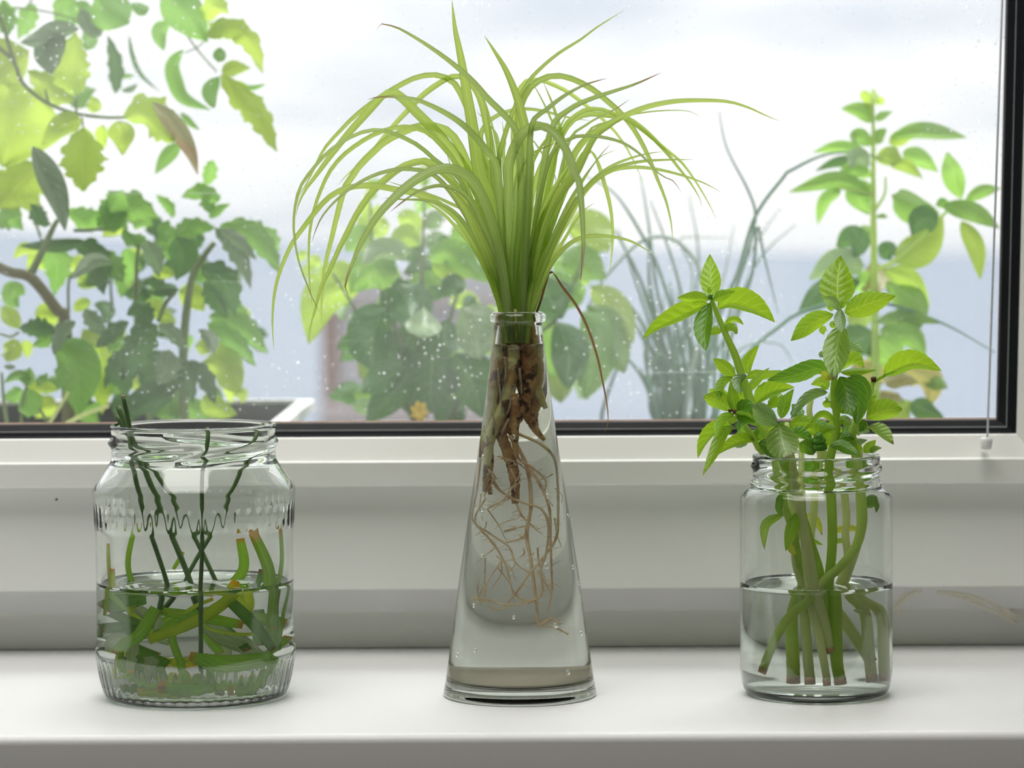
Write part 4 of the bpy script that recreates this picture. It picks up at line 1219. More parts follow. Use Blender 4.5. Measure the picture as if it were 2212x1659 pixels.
# cutting 5: right branch
c5 = empty('basil_cutting', P(1840, 1000, RY)); tag(c5, 'right basil cutting with a branch reaching out over the window gasket', 'cutting', G)
jstem(c5, 'H1185,390 H1140,560 H1050,800 H930,1000 H900,1200', 'K740,200 K760,420 K755,520 K725,620 K650,720 K560,800 K490,862 K470,905 K380,975 K300,1085 K205,1290', (6, 8, 9, 10, 11, 11, 10, 10, 10, 9, 9, 9), 'bstem', RY, 0.75, 0.62, 0.004)
stem(c5, 'H1190,410 H1320,340 H1480,270', (5, 4, 2.5), 'bstem_up', RY, 0.004, 0.0, 'petiole')
bl(c5, 'H1330,330 H1480,270 H1760,180 H2130,262', 34, 10, 0.002, -0.006, sgn=1)
bl(c5, 'H1090,920 H1250,850 H1420,800 H1590,790', 27, 18, 0.0, -0.012)
bl(c5, 'H1120,1030 H1270,1120 H1470,1275', 22, 5, -0.002, -0.008, mat='basil_tip')
bl(c5, 'H1130,820 H1140,680 H1230,600', 10, 14, 0.006, 0.006, mat='basil')
bl(c5, 'H1060,930 H1040,1020 H1000,1100', 10, 9, -0.010, -0.012, mat='basil_dark')
bl(c5, 'H600,1300 H740,1280 H880,1350 H1000,1410', 11, 14, -0.024, -0.030, mat='basil_dark')
bl(c5, 'H690,1220 H800,1160 H930,1200', 10, 16, -0.010, -0.012, mat='basil_dark')
bl(c5, 'H1060,1390 H1120,1310 H1225,1215', 9, 12, -0.004, -0.004)
bl(c5, 'H1140,1390 H1220,1340 H1305,1325', 8, 5, -0.006, -0.006, mat='basil_tip')
bl(c5, 'H960,1390 H980,1330 H930,1270', 10, 9, 0.0, 0.0)
bl(c5, 'H370,1420 H300,1330 H165,1255', 16, 18, -0.018, -0.022, mat='basil_dark')
mesh('cut_node', *tubeg(spline(pts3('H1160,385 H1200,380 H1225,380', RY + 0.003, RY + 0.003), 4), 0.0012, 7, True, 0.3), M['brownbit'], c5)
tube('flower_bud', pts3('H440,1330 H435,1180 H430,1120', RY - 0.016, RY - 0.018), [0.004, 0.0032, 0.001], M['basil_dark'], c5, n=10, ns=9, wob=0.25)
# cutting 6 and 7: plain pale stems further back
c6 = empty('basil_cutting', P(1830, 1100, RY + 0.01)); tag(c6, 'thin pale basil stem standing upright behind the curved stem', 'cutting', G)
jstem(c6, 'H340,620 H310,850 H420,1200', 'K690,380 K695,560 K705,700 K712,850 K795,960 K818,1200 K830,1400', (6, 8, 8, 9, 9, 9, 9, 9), 'pstem', RY, 1.25, 1.15, 0.008)
b_ = in_jar('K770,960 K740,950 K732,945', RJX, RY, RR, 1.0, 1.0, RW); tube('side_shoot', b_, [0.0010, 0.0006], M['pstem'], c6, ns=7)
c7 = empty('basil_cutting', P(1860, 1100, RY + 0.015)); tag(c7, 'rightmost pale basil stem close to the wall of the small jar', 'cutting', G)
jstem(c7, 'H1000,1330', 'K775,420 K768,600 K765,850 K880,960 K895,1150 K900,1320', (7, 8, 8, 9, 9, 9), 'pstem', RY, 1.3, 1.2, 0.01)
c8 = empty('basil_cutting', P(1750, 1100, RY + 0.012)); tag(c8, 'basil stem crossing low in the jar to the lower right', 'cutting', G)
jstem(c8, 'G1850,1000', 'K560,200 K520,480 K500,700 K560,860 K660,960 K740,1080 K830,1220', (6, 8, 9, 10, 10, 10, 9), 'pstem', RY, 1.35, 1.2, 0.012)
c9 = empty('basil_cutting', P(1730, 1100, RY)); tag(c9, 'thin basil stem slanting down beside the middle stem', 'cutting', G)
jstem(c9, 'G1600,1150', 'K440,300 K450,560 K470,800 K490,940 K530,1100 K565,1290 K570,1470', (6, 8, 8, 8, 8, 7), 'pstem', RY, 0.7, 0.7, 0.0)
c10 = empty('basil_cutting', P(1720, 1100, RY)); tag(c10, 'short thick pale basil stem standing on the left of the jar bottom', 'cutting', G)
jstem(c10, 'G1250,1180', 'K410,450 K415,700 K450,880 K468,1050 K478,1200 K490,1450', (6, 8, 9, 9, 9), 'pstem', RY, 0.95, 0.9, 0.0)
for (cc, tr, wl, wr, mt, s0) in [(c2, 'K340,450 K260,500 K200,580 K190,640', 7, 15, 'basil', 0.5), (c2, 'K400,440 K370,540 K345,645', 17, 14, 'basil', 0.35), (c9, 'K470,460 K530,480 K575,560', 14, 6, 'basil_yellow', 1.4),
                                 (c6, 'K620,545 K730,525 K850,548', 11, 6, 'basil_yellow', 1.45), (c6, 'K630,600 K680,590 K730,600', 7, 5, 'basil', 1.4), (c9, 'K510,580 K550,600 K580,610', 5, 5, 'basil', 1.4),
                                 (c5, 'K790,410 K840,400 K890,440', 11, 6, 'basil_dark', 0.9), (c2, 'K370,600 K385,640 K410,670', 8, 8, 'basil_yellow', 0.6), (c3, 'K330,360 K320,420 K345,460', 9, 9, 'basil_dark', 0.7),
                                 (c4, 'K540,150 K500,220 K520,300', 20, 20, 'basil_dark', 1.2), (c5, 'K690,160 K760,230 K800,320', 26, 22, 'basil_dark', 0.9), (c5, 'K620,200 K600,280 K560,330', 18, 22, 'basil_dark', 1.3)]:
    q = in_jar(tr, RJX, RY, RR - 0.002, s0, s0, RW)
    V, F, UV = leafg(q, px2m(wl, RY), px2m(wr, RY), ovate, 14, 4, -1, **basil_pk)
    mesh('leaf', V, F, M[mt], cc, True, UV)

R.seed(77)
for k in range(34):
    x_, y_ = R.uniform(1590, 1890), R.uniform(850, 975)
    an = R.uniform(-1.9, 1.9); L = R.uniform(28, 62)
    dx_, dy_ = math.sin(an) * L, -math.cos(an) * L * 0.6
    cc = min((c1, c2, c3, c4, c5), key=lambda c_: abs(c_.location.x - P(x_, 950, RY).x) + R.uniform(0, .01))
    bl(cc, f'Z{x_:.0f},{y_:.0f} Z{x_ + dx_ * .5:.0f},{y_ + dy_ * .5 - 6:.0f} Z{x_ + dx_:.0f},{y_ + dy_:.0f}', R.uniform(7, 15), R.uniform(8, 16), R.uniform(0.0, 0.012), R.uniform(0.002, 0.022), mat=R.choice(('basil', 'basil', 'basil_dark', 'basil_dark', 'basil_pale')), n=14)

# ================================================================== leaf-strip cuttings in the wide jar
LR = 0.0418
def jar_in(tr, s0, s1): return in_jar(tr, LJX, JY, LR, s0, s1, LW)
kl = px2m(1, JY)
def lcut(name, lab):
    e = empty(name, (LJX, JY, LW)); tag(e, lab, 'cutting', 'upside-down leaf cuttings in the wide jar'); return e
def lstem(parent, top, low, r, d0, s0, s1):
    a = pts3(top, JY + d0, JY - LR + s0 * LR)
    b = jar_in(low, s0, s1)
    t_ = tube('stem', a + b, [r * kl], M['jstem'], parent, n=40, ns=8, wob=0.03) if False else tube('stem', a + b, [r * kl, r * kl], M['jstem'], parent, n=40, ns=8, wob=0.03)
    v = (a[0] - (a + b)[1]).normalized()
    mesh('cut_end', *tubeg([a[0], a[0] + v * 0.0003], r * kl * 0.98, 8), M['cutend'], parent)
def strip(parent, tr, w, s0, s1, mt, roll=0.0):
    q = jar_in(tr, s0, s1)
    ms = 1.0
    V, F, UV = bladeg(q, w / 2.0018 * kl * 1.18, 22, 2, 0.22, True, roll=roll, rollt=-roll)
    mesh('leaf_strip', V, F, M[mt], parent, True, UV)
e1 = lcut('leaf_cutting', 'cutting with the tallest cut stem tip, standing at the left of the wide jar')
lstem(e1, 'L232,52 L262,200', 'L285,330 L330,540 L405,860 L404,962', 5.2, -0.012, 0.75, 0.8)
e2 = lcut('leaf_cutting', 'cutting with a thick brown sawn stem end just above the rim')
lstem(e2, 'L210,97 L268,230', 'L330,380 L430,620 L515,830 L560,960', 6.2, 0.0, 0.95, 1.0)
e3 = lcut('leaf_cutting', 'cutting with the lowest dark stem tip slanting across behind the others')
lstem(e3, 'L205,137 L260,240', 'L370,400 L520,640 L660,850 L700,900', 5.0, 0.008, 1.2, 1.25)
e4 = lcut('leaf_cutting', 'cutting whose dark stem hangs straight down the middle of the wide jar')
lstem(e4, 'L597,192 L597,240', 'L597,400 L597,700 L595,900 L594,1150 L594,1235', 4.6, -0.02, 0.45, 0.45)
e5 = lcut('leaf_cutting', 'cutting whose stem leans from the right of the rim to lower left')
lstem(e5, 'L838,172 L800,250', 'L740,360 L640,580 L520,790 L420,930 L310,1030 L262,1085', 4.8, 0.018, 1.3, 1.1)
ST = [(e1, 'L404,960 L330,1080 L250,1130 L150,1170', 46, 0.5, 0.35, 'strip'), (e1, 'L370,1100 L560,1020 L700,930 L770,850', 42, 0.5, 0.6, 'strip_y'), (e1, 'L404,965 L500,980 L570,945 L640,920', 15, 0.8, 0.6, 'strip_y'),
      (e1, 'L404,965 L360,1030 L330,1090', 24, 0.8, 0.8, 'strip_p'), (e1, 'L410,970 L600,1000 L760,1030', 40, 0.8, 0.9, 'strip'), (e1, 'L404,968 L390,1080 L440,1110', 20, 0.8, 0.9, 'strip_p'),
      (e2, 'L560,960 L600,1040 L780,1075 L940,1050', 13, 1.0, 0.6, 'strip_y'), (e2, 'L560,960 L650,1070 L740,1110 L810,1180', 60, 1.0, 1.2, 'strip_p'), (e2, 'L560,965 L465,1060 L490,1160 L550,1290', 26, 0.9, 0.4, 'strip'),
      (e2, 'L560,965 L640,1050 L640,1250', 44, 1.3, 1.4, 'strip_p'), (e2, 'L560,965 L480,1010 L370,1090', 36, 1.0, 0.8, 'strip'), (e2, 'L615,1160 L640,1240 L655,1310', 17, 0.4, 0.4, 'strip'),
      (e3, 'L700,900 L790,960 L785,870', 38, 1.0, 0.7, 'strip_y'), (e3, 'L700,920 L820,1030 L930,1150', 42, 0.6, 0.6, 'strip_d'), (e3, 'L700,905 L740,800 L725,665', 40, 1.3, 1.4, 'strip'),
      (e3, 'L930,1160 L915,1040 L870,820 L805,640', 44, 0.7, 0.6, 'strip'), (e3, 'L930,1160 L900,960 L830,800', 34, 1.0, 1.1, 'strip_d'), (e3, 'L930,1160 L960,1000 L958,800 L955,620', 17, 1.0, 1.0, 'strip'),
      (e3, 'L920,1180 L850,1190 L700,1200 L550,1175', 50, 0.5, 0.35, 'strip'), (e3, 'L920,1180 L900,1230 L820,1320 L720,1370', 44, 0.6, 0.5, 'strip'), (e3, 'L790,960 L795,1050 L800,1120', 34, 1.5, 1.5, 'strip_d'),
      (e4, 'L594,1235 L660,1320 L690,1370', 26, 0.5, 0.4, 'strip_p'), (e4, 'L594,1240 L540,1310 L430,1290', 46, 0.5, 0.3, 'strip'), (e4, 'L560,1360 L510,1370 L420,1370 L320,1340', 44, 0.5, 0.4, 'strip_y'),
      (e4, 'L594,1240 L580,1270 L550,1280', 14, 0.6, 0.6, 'strip_d'), (e4, 'L650,1300 L560,1310 L430,1300', 46, 0.35, 0.3, 'strip'), (e4, 'L594,1240 L700,1290 L800,1220', 26, 0.9, 1.1, 'strip'),
      (e5, 'L262,1085 L200,1100 L150,1140', 46, 0.8, 0.7, 'strip_p'), (e5, 'L262,1080 L200,1076 L130,1078', 16, 0.9, 0.9, 'strip_p'), (e5, 'L262,1085 L210,1040 L130,1050', 44, 1.3, 1.4, 'strip_d'), (e5, 'L310,905 L230,920 L140,960', 66, 1.3, 1.4, 'strip_d'),
      (e5, 'L262,1090 L240,1180 L300,1260 L420,1300', 30, 0.6, 0.4, 'strip'), (e5, 'L262,1090 L200,1260 L310,1220', 13, 0.5, 0.4, 'strip_y'), (e5, 'L290,1160 L330,1190 L385,1230', 66, 1.2, 1.3, 'strip_d'), (e5, 'L270,1090 L260,1200 L290,1320', 34, 1.2, 1.2, 'strip_p'),
      (e5, 'L120,1000 L150,900 L172,800', 22, 0.6, 0.5, 'strip_y'), (e5, 'L230,960 L238,800 L265,600', 22, 1.2, 1.3, 'strip'), (e5, 'L122,860 L121,760 L123,690', 14, 0.7, 0.7, 'strip_y'), (e5, 'L420,800 L445,760 L465,725', 16, 1.6, 1.6, 'strip'),
      (e5, 'L400,1190 L440,1230 L470,1180', 50, 1.5, 1.6, 'strip_y'), (e5, 'L350,1330 L300,1330 L210,1290', 34, 0.9, 0.8, 'strip_d'), (e5, 'L330,1180 L400,1260 L480,1310', 40, 1.1, 1.1, 'strip_p')]
R.seed(91)
for k in range(16):
    x0, y0 = R.uniform(170, 930), R.uniform(930, 1330)
    an = R.uniform(-0.9, 0.9); L = R.uniform(60, 130)
    dx_, dy_ = math.cos(an) * L, math.sin(an) * L
    ST.append((R.choice((e1, e2, e3, e4, e5)), f'L{x0 - dx_:.0f},{y0 - dy_:.0f} L{x0 + R.uniform(-10, 10):.0f},{y0 + R.uniform(-14, 14):.0f} L{x0 + dx_:.0f},{y0 + dy_:.0f}', R.uniform(22, 50), R.uniform(1.0, 1.5), R.uniform(1.0, 1.6), R.choice(('strip', 'strip', 'strip_p', 'strip_y', 'strip_d'))))
for i, (pa, tr, w, s0, s1, mt) in enumerate(ST):
    R.seed(600 + i)
    strip(pa, tr, w, s0, s1, mt, R.uniform(-0.35, 0.35))
# ================================================================== plants outside the window
OY = 0.30
# planter boxes on the outer ledge
def planter(name, px0, px1, y0, y1, zt, zb_, label, wallc, inner):
    x0, x1 = P(px0, 880, y1).x, P(px1, 880, y1).x
    e = empty(name, ((x0 + x1) / 2, (y0 + y1) / 2, zb_))
    tag(e, label, 'planter')
    th = 0.004
    mesh('side_panel', *boxg(x0, x1, y1 - th, y1, zb_, zt), wallc, e, False)
    mesh('side_panel', *boxg(x0, x1, y0, y0 + th, zb_, zt), wallc, e, False)
    mesh('end_panel', *boxg(x0, x0 + th, y0, y1, zb_, zt), wallc, e, False)
    mesh('end_panel', *boxg(x1 - th, x1, y0, y1, zb_, zt), wallc, e, False)
    mesh('rim', *merge([boxg(x0 - .006, x1 + .006, y1 - .002, y1 + .008, zt - .004, zt + .002), boxg(x0 - .006, x1 + .006, y0 - .008, y0 + .002, zt - .004, zt + .002),
                        boxg(x0 - .008, x0 + .002, y0, y1, zt - .004, zt + .002), boxg(x1 - .002, x1 + .008, y0, y1, zt - .004, zt + .002)]), M['planter'], e, False)
    mesh('bottom', *boxg(x0, x1, y0, y1, zb_, zb_ + 0.004), wallc, e, False)
    V, F = [], []
    nx, ny = 60, 12
    for j in range(ny + 1):
        for i in range(nx + 1):
            V.append((x0 + th + (x1 - x0 - 2 * th) * i / nx, y0 + th + (y1 - y0 - 2 * th) * j / ny, inner + R.uniform(-0.004, 0.004)))
    k = nx + 1
    F = [(j * k + i, j * k + i + 1, (j + 1) * k + i + 1, (j + 1) * k + i) for j in range(ny) for i in range(nx)]
    mesh('soil', V, F, M['soil'], e)
    return e
planter('planter_box', -900, 652, 0.205, 0.44, zat(868, 0.44), zat(868, 0.44) - 0.11, 'white-rimmed dark planter box outside the window on the left', M['planter_dark'], zat(868, 0.44) - 0.022)
planter('planter_box', 790, 2330, 0.215, 0.40, zat(918, 0.40), zat(918, 0.40) - 0.10, 'pale planter box below the window edge outside on the right', M['planter'], zat(918, 0.40) - 0.012)

def ol(parent, tr, wl, wr, dy, mat, name='leaf', lobed=False, prof='o', sgn=-1, tip=0.0, rnd=0.09):
    kw = dict(rnd=rnd)
    n = 18
    if lobed:
        L = 4 if max(wl, wr) < 26 else 5
        n = L * 5
        kw.update(lobes=L, lobe=0.30, tooth=0.09)
    q = pts3(tr, OY + dy, OY + dy + tip)
    V, F, UV = leafg(q, px2m(wl * 1.22, OY + dy), px2m(wr * 1.22, OY + dy), PROF[prof], n, 4, sgn, **kw)
    return mesh(name, V, F, M[mat], parent, True, UV)
def os_(parent, tr, rads, mat, dy, name='stem', tip=0.0, ns=9):
    q = pts3(tr, OY + dy, OY + dy + tip); k = px2m(1, OY + dy)
    return tube(name, q, [r * k for r in rads], M[mat], parent, n=max(12, 8 * (len(q) - 1)), ns=ns, wob=0.03)

# --- tall tomato at the upper left
tA = empty('tomato_plant', P(-60, 900, OY)); tag(tA, 'tall yellowing tomato plant arching across the upper left of the window', 'plant')
os_(tA, 'Z-60,900 Z-70,500 T-150,250 T0,330 T100,430 T150,560 T300,690 T500,770 T700,800 T860,800 T950,790', (12, 10, 8, 6, 6, 5.5, 5, 4.5, 4, 3), 'tstem', -0.02)
os_(tA, 'T-40,60 T0,110 T60,300 T100,430', (4, 4, 4.5, 5), 'tstem', -0.02)
os_(tA, 'T520,640 T520,770', (2, 3), 'tstem', -0.02); os_(tA, 'T310,610 T330,700', (2, 3), 'tstem', -0.02); os_(tA, 'T560,800 T570,880', (2, 2), 'tstem', -0.02)
os_(tA, 'T1150,40 T1220,150 T1340,330 T1480,490', (3, 2.6, 2.2, 1.8), 'tstem', 0.03); os_(tA, 'T1340,330 T1260,360', (1.6, 1.6), 'tstem', 0.03); os_(tA, 'T1340,330 T1400,280', (1.6, 1.6), 'tstem', 0.03)
os_(tA, 'T60,50 T230,65 T400,100 T540,145', (2.4, 2.2, 2, 2), 'tstem', 0.04); os_(tA, 'T200,40 T230,-60', (2, 2), 'tstem', 0.04)
os_(tA, 'T-30,1300 T60,1340 T180,1330', (3, 3, 2), 'tstem', 0.0)
R.seed(21)
for a in [('T840,800 T1000,790 T1190,965', 50, 36, -0.03, 'tomato_y', 1), ('T1040,700 T1130,780 T1230,900 T1310,1050 T1350,1195', 17, 19, -0.045, 'tomato_w', 0), ('T1225,980 T1130,1090 T1058,1190', 13, 16, 0.03, 'tomato', 0),
          ('T1230,770 T1290,840 T1365,890', 9, 5, 0.02, 'tomato', 0), ('T570,870 T560,1060 T570,1305', 52, 48, -0.03, 'tomato_y', 1), ('T690,860 T700,930 T720,1010', 12, 14, -0.02, 'tomato_y', 0),
          ('T800,830 T830,940 T840,1058', 26, 24, -0.04, 'tomato_y', 0), ('T640,770 T640,700 T620,655', 14, 14, -0.02, 'tomato_y', 0), ('T520,650 T490,440 T520,220', 48, 40, -0.02, 'tomato_y', 1),
          ('T500,690 T350,600 T190,480', 34, 30, -0.015, 'tomato_y', 1), ('T540,200 T420,220 T280,280 T140,290', 14, 26, -0.03, 'tomato_g', 0), ('T440,240 T350,360 T350,510', 22, 34, -0.035, 'tomato_g', 0),
          ('T260,620 T130,820 T15,1140', 84, 74, -0.01, 'tomato_y', 0), ('T200,360 T110,420 T-20,520', 40, 60, 0.0, 'tomato_y', 0), ('T560,820 T430,860 T285,990', 20, 24, -0.03, 'tomato_y', 0),
          ('T220,1000 T300,1180 T390,1380 T445,1575', 30, 18, -0.045, 'tomato_g', 0), ('T270,1120 T150,1240 T-20,1420', 60, 56, 0.0, 'tomato_y', 1), ('T120,1380 T60,1480 T-40,1540', 26, 26, 0.02, 'tomato', 1),
          ('T230,30 T180,140 T120,275', 24, 22, 0.05, 'tomato', 1), ('T470,-30 T440,90 T375,190', 22, 26, 0.04, 'tomato', 0), ('T520,20 T560,100 T480,170', 20, 24, 0.03, 'tomato', 0),
          ('T550,60 T600,150 T660,215 T680,140', 14, 18, 0.02, 'tomato_g', 0), ('T580,190 T610,260 T585,345', 16, 16, 0.05, 'tomato', 0), ('T790,640 T790,440 T735,238', 18, 18, 0.05, 'tomato_d', 1),
          ('T820,520 T870,520 T920,515', 5, 5, 0.05, 'tomato', 0), ('T830,620 T890,610 T940,572', 6, 6, 0.05, 'tomato_g', 0), ('T480,710 T560,640 T660,610', 20, 24, 0.04, 'tomato', 0),
          ('T650,-30 T760,60 T885,162', 34, 44, 0.02, 'tomato', 0), ('T900,20 T970,60 T1020,70', 10, 14, 0.03, 'tomato', 0), ('T1120,-60 T1260,100 T1420,290', 40, 36, 0.0, 'tomato', 0),
          ('T1410,150 T1470,60 T1560,70', 30, 20, 0.01, 'tomato_y', 1), ('T1400,250 T1560,190 T1710,290 T1795,500', 26, 26, 0.0, 'tomato_y', 1), ('T1420,160 T1540,200 T1660,180', 16, 24, 0.01, 'tomato_y', 1),
          ('T1150,150 T1090,220 T1120,350', 14, 16, 0.03, 'tomato', 0), ('T1500,320 T1500,370 T1490,428', 12, 13, 0.02, 'tomato', 0), ('T1250,340 T1180,440 T1200,560 T1260,670 T1440,752', 14, 16, 0.03, 'tomato', 0),
          ('T1510,510 T1660,660 T1780,800 T1890,1040', 26, 34, -0.01, 'tomato_y', 1), ('T1500,520 T1430,620 T1460,735', 16, 14, 0.0, 'tomato', 0), ('T1520,500 T1600,460 T1715,465', 14, 16, 0.0, 'tomato_y', 0),
          ('T1640,580 T1720,600 T1815,575', 5, 5, 0.0, 'tomato', 0), ('T880,235 T900,370 T960,510 T1095,632', 5, 4, 0.05, 'tomato_d', 0), ('T20,0 T30,130 T60,240', 30, 20, 0.03, 'tomato', 1), ('T20,560 T30,640 T10,760', 26, 26, 0.03, 'tomato_d', 0)]:
    ol(tA, a[0], a[1], a[2], a[3], a[4], 'leaf', bool(a[5]), tip=R.uniform(-0.02, 0.02))
# --- lower tomato bush
tB = empty('tomato_plant', P(300, 905, OY)); tag(tB, 'dense dark green tomato bush growing behind the wide jar', 'plant')
os_(tB, 'Z150,960 U370,980 U320,890 U180,715 U60,680 U-30,640', (16, 14, 14, 13, 12, 11), 'ttrunk', -0.02, 'trunk')
os_(tB, 'U170,700 U240,560 U300,430 U330,380', (9, 8, 7, 5), 'tstem', -0.015)
os_(tB, 'Z400,930 U1040,1300 U1050,1000 U1090,720 U1150,600 U1220,510', (9, 10, 10, 9, 8, 6), 'tstem', -0.01)
os_(tB, 'Z330,930 U790,1200 U775,850 U780,600 U800,500', (8, 7, 6, 5, 4), 'tstem', 0.0)
os_(tB, 'Z150,930 U390,960 U390,740 U420,680', (5, 4, 3.5, 3), 'tstem', 0.0); os_(tB, 'U640,900 U630,760 U640,680', (4, 3, 3), 'tstem', 0.03)
os_(tB, 'U900,960 U940,860 U1000,790', (5, 5, 4), 'tstem', -0.02); os_(tB, 'U0,1030 U60,1045 U110,1020', (3, 3, 3), 'tstem', -0.02)
os_(tB, 'U240,500 U200,390 U170,290', (3, 3, 2), 'tstem', 0.02); os_(tB, 'U420,440 U500,440 U600,430', (4, 4, 3), 'tstem', 0.0)
os_(tB, 'U280,1540 U330,1460 U390,1360', (4, 4, 4), 'pstem', -0.04); os_(tB, 'U380,1540 U500,1480 U620,1440', (5, 5, 4), 'pstem', -0.05); os_(tB, 'U270,1530 U220,1450', (4, 3), 'tstem', -0.04)
os_(tB, 'U40,1540 U20,1400 U10,1250', (4, 4, 3), 'tstem', -0.03); os_(tB, 'U120,1540 U130,1400 U160,1300', (4, 3, 3), 'tstem', -0.03)
